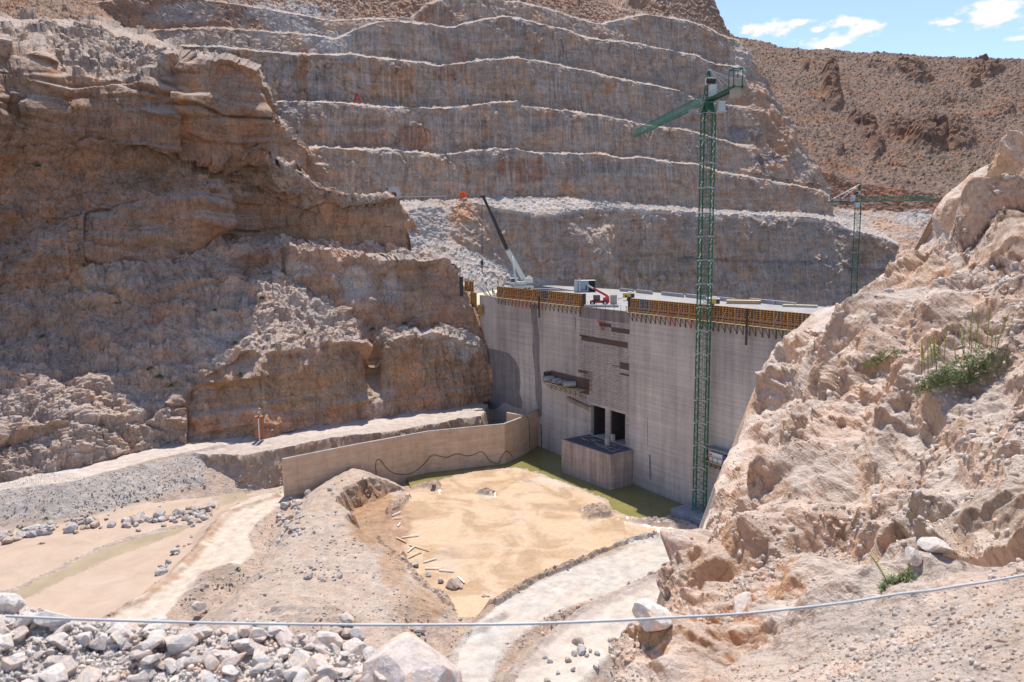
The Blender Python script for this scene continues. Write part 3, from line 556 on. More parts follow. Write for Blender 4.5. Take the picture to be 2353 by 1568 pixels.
for (u,v,ru,rv,rgb,st) in ((500,1325,50,22,(.38,.29,.21),.85),(455,1362,30,14,(.36,.27,.2),.8),(850,1160,60,60,(.38,.23,.13),.9),(845,1220,60,40,(.37,.24,.15),.9),(960,1110,60,24,(.37,.25,.17),.7),(905,1290,30,60,(.40,.26,.17),.8),(915,1210,40,70,(.36,.22,.14),.8),(1000,1390,70,30,(.38,.25,.16),.6),(960,1400,60,60,(.42,.29,.19),.6),(440,1300,160,8,(.36,.24,.16),0),(1370,1175,45,18,(.36,.26,.19),.8),(1500,1200,100,12,(.40,.32,.27),.7),(1115,1131,25,9,(.34,.25,.19),.8),(1100,1240,40,8,(.45,.32,.21),.5),(1290,1105,130,18,(.52,.42,.35),.6),(1395,1180,20,20,(.4,.3,.22),.7),(1190,1190,26,14,(.45,.34,.25),.6),(1030,1280,50,40,(.45,.34,.25),.6)):
    q=1-np.hypot((U-u)/ru,(V-v)/rv)+.9*m+.3*m2; zone(sst(.05,.35,q),rgb,st)
q=zpoly([(640,1140,-50),(520,1180,-50),(465,1250,-50),(400,1320,-50),(330,1370,-50),(215,1440,-50)]); dl=pdist(XW,YW,q,False); zone(sst(1.6,.7,dl-.8*m2*2)*sst(-.35,.1,fbm(P*.25,3,450)),(.36,.235,.155),.85)
zone(sst(1.6,.6,dl_r)*(V>1250),(.36,.25,.17),.85); zone(sst(2.4,1.,dl_b),(.42,.33,.27),.7)
c[...,3]=0
M_gr=rock_mat('gravelly_earth',1.8,1.,.5,.05,speck=.34,dust=.0,patch=.35)
M_road=rock_mat('packed_dirt',1.6,.35,.2,.0,speck=.14,patch=.12)
q=NB('wet_mud'); ob=q.n('TexCoord').outputs['Object']; n1=q.noise(ob,.12,7,.6,.8); n2=q.noise(ob,1.4,6,.65); 
col=q.mix(1.,q.n('Attribute',attribute_name='Col').outputs['Color'],q.rng(n1,.3,.7,.88,1.1),'MULTIPLY'); n3=q.noise(ob,4.,6,.75); n4=q.noise(ob,.6,6,.7,1.2); col=q.mix(1.,col,q.rng(n3,.3,.7,.84,1.14),'MULTIPLY'); col=q.mix(1.,col,q.rng(n4,.35,.65,.86,1.08),'MULTIPLY'); q.l(col,q.b.inputs['Base Color'])
q.l(q.rng(n1,.42,.6,.22,.75),q.b.inputs['Roughness']); bn=q.n('Bump'); bn.inputs['Strength'].default_value=.35; bn.inputs['Distance'].default_value=.10; q.l(n2,bn.inputs['Height']); q.l(bn.outputs[0],q.b.inputs['Normal']); M_mud=q.m
q=NB('wet_sand'); ob=q.n('TexCoord').outputs['Object']; n1=q.noise(ob,.2,7,.6,.8); n2=q.noise(ob,1.,6,.65)
col=q.mix(1.,q.n('Attribute',attribute_name='Col').outputs['Color'],q.rng(n1,.3,.7,.88,1.1),'MULTIPLY'); q.l(col,q.b.inputs['Base Color']); q.b.inputs['Roughness'].default_value=.7
bn=q.n('Bump'); bn.inputs['Strength'].default_value=.3; bn.inputs['Distance'].default_value=.10; q.l(n2,bn.inputs['Height']); q.l(bn.outputs[0],q.b.inputs['Normal']); M_sand=q.m
def fc(a): return a[:-1,:-1]
fz=np.zeros((X.shape[0]-1,X.shape[1]-1),int)
fz[fc(road)>.35]=1; fz[fc(i_mud&(H<-51.1)&(road<.3))]=2; fz[fc((i_fA|i_fB)&(H<-50.35)&(road<.3))]=3
rr=fc(shelf&(pdist(X,Y,zpoly(rdf+[(512,1018,-44.4),(632,1004,-44),(804,983,-44),(983,960,-44)]+back[:11][::-1]),True)>.2)&inpoly(X,Y,zpoly(rdf+[(512,1018,-44.4),(632,1004,-44),(804,983,-44),(983,960,-44)]+back[:11][::-1]))); fz[rr]=4
# nothing under the dam
for k,(nm,mt_,lb) in enumerate((('ground',M_gr,'gravel and earth mounds on the valley floor'),('dirt_road',M_road,'pale packed haul roads across the pit'),('mud',M_mud,'wet orange mud filling the pit'),('river_sand',M_sand,'pinkish sand flats beside the river'),('dirt_road',M_road,'narrow dirt road along the cliff foot'))):
    tag(grid_obj(nm,P,c,mt_,smooth=(k in (2,3)),facemask=(fz==k)),lb,nm.replace('_',' '),kind='structure')
def water(name,pts,z,col,label,bump=.1):
    q=NB(name+'_water'); ob=q.n('TexCoord').outputs['Object']; n1=q.noise(ob,1.6,4,.6); q.b.inputs['Base Color'].default_value=(*col,1); q.b.inputs['Roughness'].default_value=.05; q.b.inputs['IOR'].default_value=1.33
    nn=q.noise(ob,.15,4,.6); q.l(q.mix(1.,tuple(col),q.rng(nn,.3,.7,.85,1.15),'MULTIPLY'),q.b.inputs['Base Color'])
    bn=q.n('Bump'); bn.inputs['Strength'].default_value=bump; bn.inputs['Distance'].default_value=.08; q.l(n1,bn.inputs['Height']); q.l(bn.outputs[0],q.b.inputs['Normal'])
    me=bpy.data.meshes.new(name); w_=[tuple(PZ(u,v,z)) for u,v in pts]; me.from_pydata(w_,[],[tuple(range(len(w_)))]); me.materials.append(q.m)
    o=bpy.data.objects.new(name,me); COL.objects.link(o); return tag(o,label,name,kind='structure')
water('pond',[(930,1080),(1100,1030),(1260,990),(1800,1200),(1760,1330),(1400,1330),(1000,1300)],WZ,(.22,.19,.065),'yellow green water standing against the dam face',.06)
water('river',[(-250,1290),(300,1170),(560,1130),(600,1190),(300,1420),(-250,1560)],WZ+.02,(.38,.30,.20),'shallow muddy river running over the sand flats',.5)
# ================================================================ right foreground slope
sil=[(1395,1640,5.5),(1440,1600,6.4),(1468,1530,8.),(1473,1490,9.),(1500,1452,10.),(1530,1425,11.5),(1537,1395,13.),(1545,1340,15),(1575,1280,18),(1605,1235,21),(1640,1170,26),(1645,1110,29),(1672,1050,31),(1700,985,34),(1735,900,37),(1755,850,38),(1783,795,40),(1830,760,41),(1870,722,41),(1900,707,41),(1960,680,42),(2010,645,43),(2060,610,44),(2120,565,45),(2140,545,45),(2142,500,44),(2165,470,43),(2230,410,42),(2290,370,41),(2353,325,40),(2440,280,38)]
ctl=[(2353,1568,3.3),(2100,1568,3.9),(1900,1568,4.7),(1700,1568,5.6),(1540,1568,6.5),(2353,1450,4.1),(2150,1450,4.9),(1950,1450,6.),(1750,1450,7.4),(1600,1450,8.8),(2353,1330,5.2),(2200,1330,6.),(2050,1340,6.9),(1900,1350,8.2),(1700,1370,10.5),(2353,1245,6.4),(2200,1265,7.6),(2000,1290,9.3),(2353,1180,7.3),(2200,1150,8.9),(2000,1180,10.5),(1850,1220,12.5),(1700,1250,15.5),(2353,1000,8.6),(2200,920,11.5),(2100,900,13),(2000,1000,14.5),(1900,1100,15.5),(1800,1100,20),(2353,850,11.5),(2200,780,16.5),(2050,820,19),(1900,900,24.5),(1800,1000,27),(2353,650,18.5),(2200,620,25.5),(2050,700,30),(1900,780,33.5),(2353,450,31),(2250,480,35),(1830,860,32),(1560,1500,7.2),(2440,1640,2.8),(2440,1000,7.4),(2440,600,19)]
A=np.array([(a/400.,b/400.,math.log(y)) for a,b,y in sil[::1]+ctl])
def tps(r2): return np.where(r2>0,r2*np.log(r2+1e-12)*.5,0)
Kd=((A[:,None,:2]-A[None,:,:2])**2).sum(-1); Km=tps(Kd)+np.eye(len(A))*.004; n_=len(A)
Pm=np.c_[np.ones(n_),A[:,:2]]; M_=np.block([[Km,Pm],[Pm.T,np.zeros((3,3))]]); W_=np.linalg.solve(M_,np.r_[A[:,2],0,0,0])
def depthE(u,v):
    q=np.stack([u/400.,v/400.],-1); r=0
    for i in range(n_): r=r+W_[i]*tps(((q-A[i,:2])**2).sum(-1))
    return np.exp(r+W_[n_]+W_[n_+1]*q[...,0]+W_[n_+2]*q[...,1])
silA=np.array(sil); ls=np.r_[0,np.cumsum(np.hypot(np.diff(silA[:,0]),np.diff(silA[:,1])))]; ls/=ls[-1]
NS,NT=760,560
s=np.linspace(0,1,NS); su=np.interp(s,ls,silA[:,0]); sv=np.interp(s,ls,silA[:,1])
jn=np.stack([s*60,s*0,s*0],-1); su=su+3*fbm(jn,3,501); sv=sv+3*fbm(jn,3,502)
op=np.array([(1420,1680),(1700,1690),(2480,1690),(2480,900),(2480,270)]); lo=np.r_[0,np.cumsum(np.hypot(np.diff(op[:,0]),np.diff(op[:,1])))]; lo/=lo[-1]
ou=np.interp(s,lo,op[:,0]); ov=np.interp(s,lo,op[:,1])
t=np.linspace(0,1,NT)[:,None]**.92
UU=su*(1-t)+ou*t; VV=sv*(1-t)+ov*t; YY=depthE(UU,VV)
P=PY(UU,VV,YY)
Nn=normals(P)
yy=P[...,1]; sc1=sst(6,20,yy)            # far part carries the big boulders
# rotated strata frame
an=.6; q3=np.stack([P[...,0]*math.cos(an)+P[...,2]*math.sin(an),P[...,1]*.8,-P[...,0]*math.sin(an)+P[...,2]*math.cos(an)],-1)
qs=q3*np.array((.55,1,1.3))
wq=q3+.22*np.stack([fbm(q3*.5,3,571),fbm(q3*.5,3,572),fbm(q3*.5,3,573)],-1)
mid=sst(4.8,7.5,yy)*(1-sc1); vr=sst(-.02,.36,fbm(q3*.30,3,575))*.88+.12; vr=np.maximum(vr,.8*sst(0,.5,1-np.hypot((UU-1580)/200,(VV-1480)/110)))
d=sc1*(1.0*fbm(q3*.14,4,510,.5)+4.2*blocks(wq*np.array((.13,.24,.26)),511)+2.3*blocks(wq*np.array((.32,.46,.56)),512)+(.25+.75*vr)*.9*blocks(wq*1.3,513))
d+=mid*(1.6*blocks(wq*np.array((.35,.6,.6)),520)+.75*blocks(wq*1.4,521)+.2*fbm(q3*.5,3,522))
d+=(.03+(.30*sc1+.24*mid)*vr)*blocks(wq*3.,514)+(.012+(.09*sc1+.09*mid)*(.25+.75*vr))*blocks(wq*7.,515)+.05*fbm(q3*1.5,4,516,.6,True)*(sc1+mid)
nr=1-sst(5.5,8.5,yy); d+=nr*(.06*fbm(q3*1.2,4,530)+.05*np.clip(blocks(q3*6,531)-.05,0,1)+.02*blocks(q3*16,532))
# overhanging rock rim above the gravel apron, lower right
rim=zip
def linev(u): return np.interp(u,(1985,2020,2060,2130,2200,2300,2480),(1330,1250,1205,1235,1255,1258,1230))
lv=VV-linev(UU); ov_=sst(-150,-15,lv)*sst(6,-4,lv)*sst(1960,2020,UU); d+=ov_*(.12+.35*blocks(wq*np.array((.7,1,1)),541))*(yy/9.)
d-=sst(-4,8,lv)*sst(90,14,lv)*sst(1990,2040,UU)*.22
orr=((1480,1500,90,55,.9),(1620,1470,120,60,.5),(1700,1300,150,80,.5),(1660,1230,70,60,.4),(2170,930,70,90,1.0),(1490,1560,70,40,.7),(1840,1270,110,90,.5),(1900,1200,130,70,.5))
for (u,v,ru,rv,h) in orr: d+=h*sst(0,.8,1-np.hypot((UU-u)/ru,(VV-v)/rv)+.3*fbm(q3*.6,3,540))*(yy/10.)**.6*(.22+.5*blocks(wq*.9,542))
DIR=Nn*.35+np.array((-.55,-.42,.72))*.75; DIR/=np.linalg.norm(DIR,axis=-1,keepdims=True)
P2=P+DIR*(d*np.where(VV<760,.12+.88*sst(0,.14,t),.25+.75*sst(0,.03,t)))[...,None]
# far side of the spur falls away behind the silhouette
ext=[]
for k_ in range(10,0,-1):
    e=P2[:1].copy(); f_=k_/10.*yy[:1,:,None]*.55; e=e+np.concatenate([f_*.10,f_,-f_*.9],-1)+(.4*fbm(e*.4+k_*.1,3,550))[...,None]*np.array((0,0,1)); ext.append(e)
P2=np.concatenate(ext+[P2],0)
c=np.zeros(P.shape[:2]+(4,)); m=fbm(q3*.22,5,561,.6); m2=fbm(q3*.9,5,562,.65)
c[...,:3]=np.array((.60,.455,.35)); 
k=sst(0.0,.35,m)[...,None]; c[...,:3]=c[...,:3]*(1-k*.75)+np.array((.52,.33,.21))*k*.75
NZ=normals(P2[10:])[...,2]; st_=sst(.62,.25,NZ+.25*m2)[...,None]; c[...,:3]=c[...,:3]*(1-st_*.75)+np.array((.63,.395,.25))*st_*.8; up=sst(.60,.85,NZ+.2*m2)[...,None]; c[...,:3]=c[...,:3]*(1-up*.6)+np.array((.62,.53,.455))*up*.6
hh=sst(0.,-.45,d-.2*m)[...,None]; c[...,:3]=c[...,:3]*(1-hh*.35)+np.array((.58,.52,.47))*hh*.35
sv_u,sv_v=UU,VV
def blobE(lst):
    n=fbm(q3*.5,4,566,.6)
    for (u,v,ru,rv,rgb,st) in lst:
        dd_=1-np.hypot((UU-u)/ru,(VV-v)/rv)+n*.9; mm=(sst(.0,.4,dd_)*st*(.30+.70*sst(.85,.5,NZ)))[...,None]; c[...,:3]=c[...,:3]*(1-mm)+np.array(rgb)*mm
blobE([(1620,1480,190,70,(.64,.34,.17),1.),(1500,1530,90,60,(.64,.37,.20),.9),(1720,1350,190,80,(.64,.37,.21),.95),(1850,1250,110,80,(.62,.39,.24),.6),(1700,1130,60,110,(.62,.37,.22),.8),(1780,1010,70,60,(.62,.38,.24),.6),(1900,1080,60,40,(.62,.40,.26),.6),(2130,960,60,60,(.60,.38,.23),.7),(2150,660,90,50,(.58,.37,.22),.7),(2290,440,80,50,(.57,.37,.21),.7),(1950,930,80,60,(.58,.38,.25),.5),(1720,960,40,120,(.50,.30,.19),.7),(1850,960,60,40,(.55,.34,.21),.6),(2150,1480,400,120,(.53,.45,.385),.75),(2150,1180,240,70,(.48,.37,.27),.7),(2200,950,60,60,(.48,.37,.28),.5),(1850,1500,90,40,(.58,.42,.31),.6),(2250,1330,150,50,(.54,.45,.375),.8),(1760,820,80,40,(.60,.52,.45),.6),(2050,540,200,30,(.50,.47,.44),.6),(1600,1300,40,90,(.52,.42,.35),.6)])
c=np.concatenate([np.repeat(c[:1],10,0),c],0)
M_near=rock_mat('near_limestone',3.,1.,.4,.3,speck=.24,dust=.2,patch=.55)
NEAR=P2; NEARf=P2.reshape(-1,3); PJ_u,PJ_v=proj(NEARf)
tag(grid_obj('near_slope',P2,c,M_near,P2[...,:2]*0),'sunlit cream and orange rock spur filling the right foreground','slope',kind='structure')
# ================================================================ foreground ledge at the left bottom
gu=np.linspace(-260,1500,300); 
rimv=np.interp(gu,(-260,0,60,130,300,480,620,700,800,900,1000,1080,1130,1200,1350,1500),(1400,1400,1420,1432,1446,1452,1458,1476,1500,1510,1540,1575,1600,1650,1700,1740))
rows_=[];NRr=150
for i in range(NRr):
    t_=i/(NRr-1.); v=rimv*(1-t_)+1760*t_; y=(1-t_)**1.1*1.0+2.55; rows_.append(PY(gu,v,y*1.0+0*gu))
P=np.array(rows_); ed=[]
for k_ in range(30,0,-1):
    e=P[:1].copy(); e[...,1]+=k_*.35; e[...,2]-=k_*k_*.02+k_*.22; ed.append(e)
P=np.concatenate(ed+[P],0)
P2=P.copy(); P2[...,2]+=.05*fbm(P*2.5,4,601)+.045*np.clip(facet(P*6,602),-.1,1)+.02*facet(P*14,603)
c=np.ones(P.shape[:2]+(4,))*np.array((.50,.45,.41,0))
M_fg=rock_mat('pale_gravel',7.,.6,.25,.1,speck=.15,patch=.3)
tag(grid_obj('foreground_gravel',P2,c,M_fg,P2[...,:2]*0),'pale gravel ledge at the lookout edge','gravel',kind='structure')
LEDGE=P2
# ================================================================ object mesh builder
class MB:
    def __init__(s): s.v=[];s.f=[]
    def add(s,V,Fc):
        n=len(s.v); s.v+= [tuple(map(float,x)) for x in V]; s.f+=[tuple(i+n for i in f) for f in Fc]; return s
    def box(s,c,d,ax=None):
        """c centre, d full size, ax 3x3 rows = local axes"""
        A=np.eye(3) if ax is None else np.array(ax); c=np.array(c,float); h=np.array(d,float)/2
        V=[c+A.T@(np.array((x,y,z))*h) for x in (-1,1) for y in (-1,1) for z in (-1,1)]
        return s.add(V,[(0,1,3,2),(4,6,7,5),(0,4,5,1),(2,3,7,6),(0,2,6,4),(1,5,7,3)])
    def mm(s,a,b,ax=None):
        a=np.array(a,float);b=np.array(b,float); return s.box((a+b)/2,np.abs(b-a),ax)
    def bar(s,a,b,w,h=None):
        a=np.array(a,float);b=np.array(b,float);h=h or w; d=b-a; L_=np.linalg.norm(d)
        if L_<1e-6: return s
        d/=L_; up=np.array((0,0,1.)) if abs(d[2])<.95 else np.array((0,1.,0)); x=np.cross(d,up); x/=np.linalg.norm(x); y=np.cross(x,d)
        return s.box((a+b)/2,(L_,w,h),(d,x,y))
    def cyl(s,a,b,r,r2=None,n=8,caps=True):
        a=np.array(a,float);b=np.array(b,float); r2=r if r2 is None else r2; d=b-a; d/=np.linalg.norm(d)+1e-9
        up=np.array((0,0,1.)) if abs(d[2])<.95 else np.array((0,1.,0)); x=np.cross(d,up); x/=np.linalg.norm(x); y=np.cross(x,d)
        V=[];Fc=[]
        for i in range(n):
            t=2*math.pi*i/n; o=x*math.cos(t)+y*math.sin(t); V+= [a+o*r,b+o*r2]
        for i in range(n):
            j=(i+1)%n; Fc.append((2*i,2*j,2*j+1,2*i+1))
        if caps: Fc.append(tuple(2*i for i in range(n))[::-1]); Fc.append(tuple(2*i+1 for i in range(n)))
        return s.add(V,Fc)
    def tube(s,pts,r,n=6):
        pts=[np.array(p,float) for p in pts]; V=[];Fc=[]
        for k,p in enumerate(pts):
            d=pts[min(k+1,len(pts)-1)]-pts[max(k-1,0)]; d/=np.linalg.norm(d)+1e-9
            up=np.array((0,0,1.)) if abs(d[2])<.95 else np.array((0,1.,0)); x=np.cross(d,up); x/=np.linalg.norm(x); y=np.cross(x,d)
            for i in range(n):
                t=2*math.pi*i/n; V.append(p+(x*math.cos(t)+y*math.sin(t))*r)
        for k in range(len(pts)-1):
            for i in range(n):
                j=(i+1)%n; Fc.append((k*n+i,k*n+j,(k+1)*n+j,(k+1)*n+i))
        return s.add(V,Fc)
    def prism(s,poly,z0,z1):
        n=len(poly); V=[(p[0],p[1],z0) for p in poly]+[(p[0],p[1],z1) for p in poly]
        return s.add(V,[tuple(range(n))[::-1],tuple(range(n,2*n))]+[(i,(i+1)%n,n+(i+1)%n,n+i) for i in range(n)])
    def build(s,name,mat,parent=None,smooth=False,bevel=0):
        me=bpy.data.meshes.new(name); me.from_pydata(s.v,[],s.f)
        bm=bmesh.new(); bm.from_mesh(me); bmesh.ops.recalc_face_normals(bm,faces=bm.faces)
        if bevel: bmesh.ops.bevel(bm,geom=list(bm.edges),offset=bevel,segments=1,affect='EDGES')
        bm.to_mesh(me); bm.free(); me.materials.append(mat)
        if smooth: me.polygons.foreach_set('use_smooth',[True]*len(me.polygons))
        o=bpy.data.objects.new(name,me); COL.objects.link(o)
        if parent is not None: o.parent=parent
        return o
def empty(name,label,cat,loc=(0,0,0),rot=None,group=None):
    o=bpy.data.objects.new(name,None); COL.objects.link(o); o.empty_display_size=.3
    o.location=tuple(map(float,loc))
    if rot is not None: o.rotation_euler=(0,0,rot) if not isinstance(rot,(tuple,Matrix)) else rot
    return tag(o,label,cat,group)
def copytree(o,parent=None):
    c=o.copy(); COL.objects.link(c)
    if parent is not None: c.parent=parent
    for ch in list(o.children): copytree(ch,c)
    return c
# ================================================================ dam
DA=np.array((-4.155,200.,-14.89)); DT=np.array((.5303,-.8478,0)); DN=np.array((-.8478,-.5303,0)); ZC=-14.89
DAX=(DT,DN,(0,0,1))
def dpt(s,o,z): return DA*np.array((1,1,0))+DT*s+DN*o+np.array((0,0,z))
def dsz(u,v,o=0.):
    q=ray(u,v); A_=DA+DN*o; p=q*((A_@DN)/(q@DN)); return float((p-DA)@DT),float(p[2])
def dbox(m,s0,s1,o0,o1,z0,z1):
    return m.box(dpt((s0+s1)/2,(o0+o1)/2,(z0+z1)/2),(abs(s1-s0),abs(o1-o0),abs(z1-z0)),DAX)
q=NB('dam_concrete'); tcn=q.n('TexCoord'); ob=tcn.outputs['Object']
mpl=q.n('Mapping'); mpl.inputs['Rotation'].default_value=(0,0,math.atan2(.8478,.5303)); q.l(ob,mpl.inputs[0]); lv_=mpl.outputs[0]   # local: x along the face, z up
def stretched(sx,sz,scale,detail=5,rough=.6):
    m_=q.n('Mapping'); m_.inputs['Scale'].default_value=(sx,sx,sz); q.l(lv_,m_.inputs[0]); return q.noise(m_.outputs[0],scale,detail,rough)
lay=stretched(.04,3.2,1.,5,.65); lay2=stretched(.15,.35,1.,4); drip=stretched(.45,.03,1.,6,.7); fine=q.noise(ob,2.5,7,.7); big=q.noise(ob,.06,5,.6)
c_=q.mix(1.,(.49,.42,.37),q.rng(lay,.3,.7,.80,1.14),'MULTIPLY'); c_=q.mix(1.,c_,q.rng(drip,.42,.72,1.06,.70),'MULTIPLY'); c_=q.mix(1.,c_,q.rng(fine,.3,.7,.9,1.1),'MULTIPLY'); c_=q.mix(1.,c_,q.rng(big,.35,.65,.78,1.15),'MULTIPLY')
sz=q.n('SeparateXYZ'); q.l(lv_,sz.inputs[0])
ln=q.math('FRACT',q.math('MULTIPLY',sz.outputs[2],1/2.9)); lnm=q.rng(ln,0,.03,.72,1.); c_=q.mix(1.,c_,q.mix(q.rng(lay2,.4,.6,0,1),(1,1,1),lnm),'MULTIPLY')
ln2=q.math('FRACT',q.math('MULTIPLY',sz.outputs[0],1/6.1)); c_=q.mix(1.,c_,q.rng(ln2,0,.012,.8,1.),'MULTIPLY')
at=q.n('Attribute',attribute_name='Col'); wet=q.math('SUBTRACT',1.,at.outputs['Color'])
q.l(c_,q.b.inputs['Base Color']); q.b.inputs['Roughness'].default_value=.85; q.b.inputs['Specular IOR Level'].default_value=.25
bn=q.n('Bump'); bn.inputs['Strength'].default_value=.5; bn.inputs['Distance'].default_value=.06; q.l(q.math('ADD',q.math('MULTIPLY',lay,.8),fine),bn.inputs['Height']); q.l(bn.outputs[0],q.b.inputs['Normal']); M_DAM=q.m
def conc(name,c,streak=.3,wood=0,joint=0):
    q=NB(name); ob=q.n('TexCoord').outputs['Object']; m_=q.n('Mapping'); m_.inputs['Scale'].default_value=(1,1,.07); q.l(ob,m_.inputs[0])
    a=q.noise(m_.outputs[0],1.1,5,.6); b=q.noise(ob,.4,7,.7); cc=q.mix(1.,c,q.rng(a,.3,.72,1+streak*.3,1-streak),'MULTIPLY'); cc=q.mix(1.,cc,q.rng(b,.3,.7,.85,1.14),'MULTIPLY')
    m2_=q.n('Mapping'); m2_.inputs['Scale'].default_value=(.15,.15,2.); q.l(ob,m2_.inputs[0]); d_=q.noise(m2_.outputs[0],1.,4,.6); cc=q.mix(1.,cc,q.rng(d_,.3,.7,.9,1.08),'MULTIPLY')
    if joint:
        sx_=q.n('SeparateXYZ'); q.l(ob,sx_.inputs[0])
        for ch,p_,w_ in ((0,6.2,.012),(2,2.45,.02)): cc=q.mix(1.,cc,q.rng(q.math('FRACT',q.math('MULTIPLY',sx_.outputs[ch],1/p_)),0,w_,.62,1.),'MULTIPLY')
        ms=q.n('Mapping'); ms.inputs['Scale'].default_value=(.12,.12,.5); q.l(ob,ms.inputs[0]); s_=q.noise(ms.outputs[0],1.,6,.65,.8); cc=q.mix(q.rng(s_,.52,.66,0,.55),cc,(.50,.27,.14))
    q.l(cc,q.b.inputs['Base Color']); q.b.inputs['Roughness'].default_value=.85; q.b.inputs['Specular IOR Level'].default_value=.25
    bn=q.n('Bump'); bn.inputs['Strength'].default_value=.3; bn.inputs['Distance'].default_value=.05; q.l(b,bn.inputs['Height']); q.l(bn.outputs[0],q.b.inputs['Normal']); return q.m
M_STAIN=conc('water_stained_concrete',(.24,.21,.20),.35); M_WALL=conc('retaining_concrete',(.60,.42,.285),.12,0,1); M_BLOCK=conc('brown_streaked_concrete',(.40,.31,.26),.45); M_DECK=conc('fresh_deck_concrete',(.35,.325,.30),.3); M_GREYC=conc('grey_concrete',(.36,.35,.35),.2)
M_RUST=flat_mat('rusty_steel',(.16,.085,.055),.8,.3,.3,4); M_DARKSTEEL=flat_mat('dark_steel',(.06,.055,.055),.6,.5,.2); M_WOOD=flat_mat('raw_timber',(.50,.36,.20),.8,0,.2,6); M_BROWNBOARD=flat_mat('brown_boards',(.12,.075,.06),.85,0,.3,3)
dam=empty('concrete_dam','grey concrete dam wall across the gorge with two tall gate openings','dam',dpt(0,0,-56))
def dpart(m,name,mat,**k):
    o=m.build(name,mat,None,**k); o.parent=dam; o.matrix_parent_inverse=Matrix.Translation(dam.location).inverted(); return o
def attach(o,par):
    o.parent=par; o.matrix_parent_inverse=par.matrix_basis.inverted() if par.parent is None else (par.parent.matrix_basis@par.matrix_basis).inverted(); return o
gL=dsz(1357,927); gR=dsz(1437,950); sA=gL[0]; sB=dsz(1391,936)[0]; sC=dsz(1401,938)[0]; sD=gR[0]; zT=-37.0; _p=PZ(1403,1127.7,-51.7); zB=float(PY(1403,1047,_p[1])[2])+.12
zc2=-17.35  # top of the finished lift inside the formwork gap
TH=5.
m=MB(); SL=-9.; SR=112.
zt=ZC
dbox(m,SL,sA,-TH,0,-56,zt); dbox(m,sD,SR,-TH,0,-56,zt); dbox(m,sA,sD,-TH,0,zT,zt); dbox(m,sA,sD,-TH,0,-56,zB); dbox(m,sB,sC,-TH,-.0,zB,zT)
dpart(m,'face',M_DAM)
m=MB(); bk=[dpt(SL,-TH,0),dpt(SR,-TH,0)]; b1=PZ(1905,707,ZC); b2=PZ(1450,668,ZC); b3=PZ(1205,652,ZC); b4=PZ(1110,655,ZC)
far=[dpt(SR,-38,0),b1*np.array((1,1,0)),b2*np.array((1,1,0)),b3*np.array((1,1,0)),dpt(SL,-32,0)]
m.prism([tuple(x[:2]) for x in [bk[0],bk[1],far[1],far[2],far[3],far[4]]],-56,ZC-.004); dpart(m,'body',M_GREYC)
m=MB(); e0=dpt(SL,0,0); e1=dpt(SR,0,0); m.prism([tuple(x[:2]) for x in [e0,e1,far[1],far[2],far[3],far[4]]],ZC+.004,ZC+.05); dpart(m,'deck',M_DECK)
# stains (wet patches) as thin films of darker, water-soaked concrete
def stain(pts,name='wet_patch',mat=None,o=.006,n=0):
    sz_=[dsz(u,v) for u,v in pts]; m=MB(); V=[dpt(s,o,z) for s,z in sz_]; me=m; me.add(V,[tuple(range(len(V)))]); return dpart(me,name,mat or M_STAIN)
stain([(1108,768),(1122,800),(1150,806),(1170,812),(1185,830),(1194,850),(1196,880),(1194,905),(1201,925),(1199,940),(1180,935),(1160,925),(1140,940),(1118,940),(1120,905),(1120,850)])
for (u,wd,v0,v1) in ((1226,8,700,962),(1243,1.6,975,1031),(1493,2.6,1045,1105),(1322,1.2,728,760),(1487,.9,960,1030)):
    dv=(v1-v0)*(.06 if u<1240 else .03); k_=[(-1,0),(-.6,.2),(-1.1,.4),(-.8,.6),(-1,.8),(-.3,1),(.5,.97),(1,.75),(.7,.5),(1.15,.3),(.8,.1),(1,0)]
    stain([(u+a*wd+b*dv,v0+b*(v1-v0)) for a,b in k_])
# gate recess linings and dark slabs that imitate the slot shadows
m=MB()
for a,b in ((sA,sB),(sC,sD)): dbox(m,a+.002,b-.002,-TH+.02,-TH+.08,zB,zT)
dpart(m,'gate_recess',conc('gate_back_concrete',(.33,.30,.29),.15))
for a in (sA+.9,sC+.25):
    m=MB(); dbox(m,a,a+.12,-TH+.5,-.3,zB+.01,zT-.01); dpart(m,'slot_shadow_slab',M_DARKSTEEL)
m=MB(); _a=dsz(1333,800)[0]; _b=dsz(1447,800)[0]; dbox(m,_a,_b,.0,.02,-36.5,-17.4); dpart(m,'rebar_bay',conc('rust_stained_bay',(.43,.365,.33),.3))
# rebar starter bars bristling from the unfinished bay
m=MB(); r_=random.Random(3); S0=dsz(1333,800)[0]; S1=dsz(1447,800)[0]
for z in np.arange(-36.,-17.6,.55):
    s=S0
    while s<S1:
        a=dpt(s+r_.uniform(-.1,.1),0.0,z+r_.uniform(-.12,.12)); l=r_.uniform(.35,.95)
        m.bar(a,a+DN*l*.9+DT*l*r_.uniform(.0,.45)+np.array((0,0,r_.uniform(-.3,.05)*l)),.035); s+=.62
for (x0,x1,z0,z1) in ((sA-1.7,sA-.2,-47.3,-36.5),(sB+.0,sC,-47,-37),(sD+.1,sD+1.2,-47.3,-36.5)):
    for z in np.arange(z0,z1,.42):
        s=x0
        while s<x1: 
            a=dpt(s,0,z+r_.uniform(-.1,.1)); m.bar(a,a+DN*r_.uniform(.3,.8)+DT*r_.uniform(-.3,.5),.035); s+=.55
o=dpart(m,'rebar',M_RUST); o['kind']='stuff'
m=MB()
for z in np.arange(zB+.4,zT-.3,.45):
    for sx in (sB-.02,sD-.02):
        a=dpt(sx,-.6,z); m.bar(a,a-DT*r_.uniform(.6,1.3)+np.array((0,0,r_.uniform(-.2,.2))),.04)
o=dpart(m,'gate_rebar',M_RUST); o['kind']='stuff'
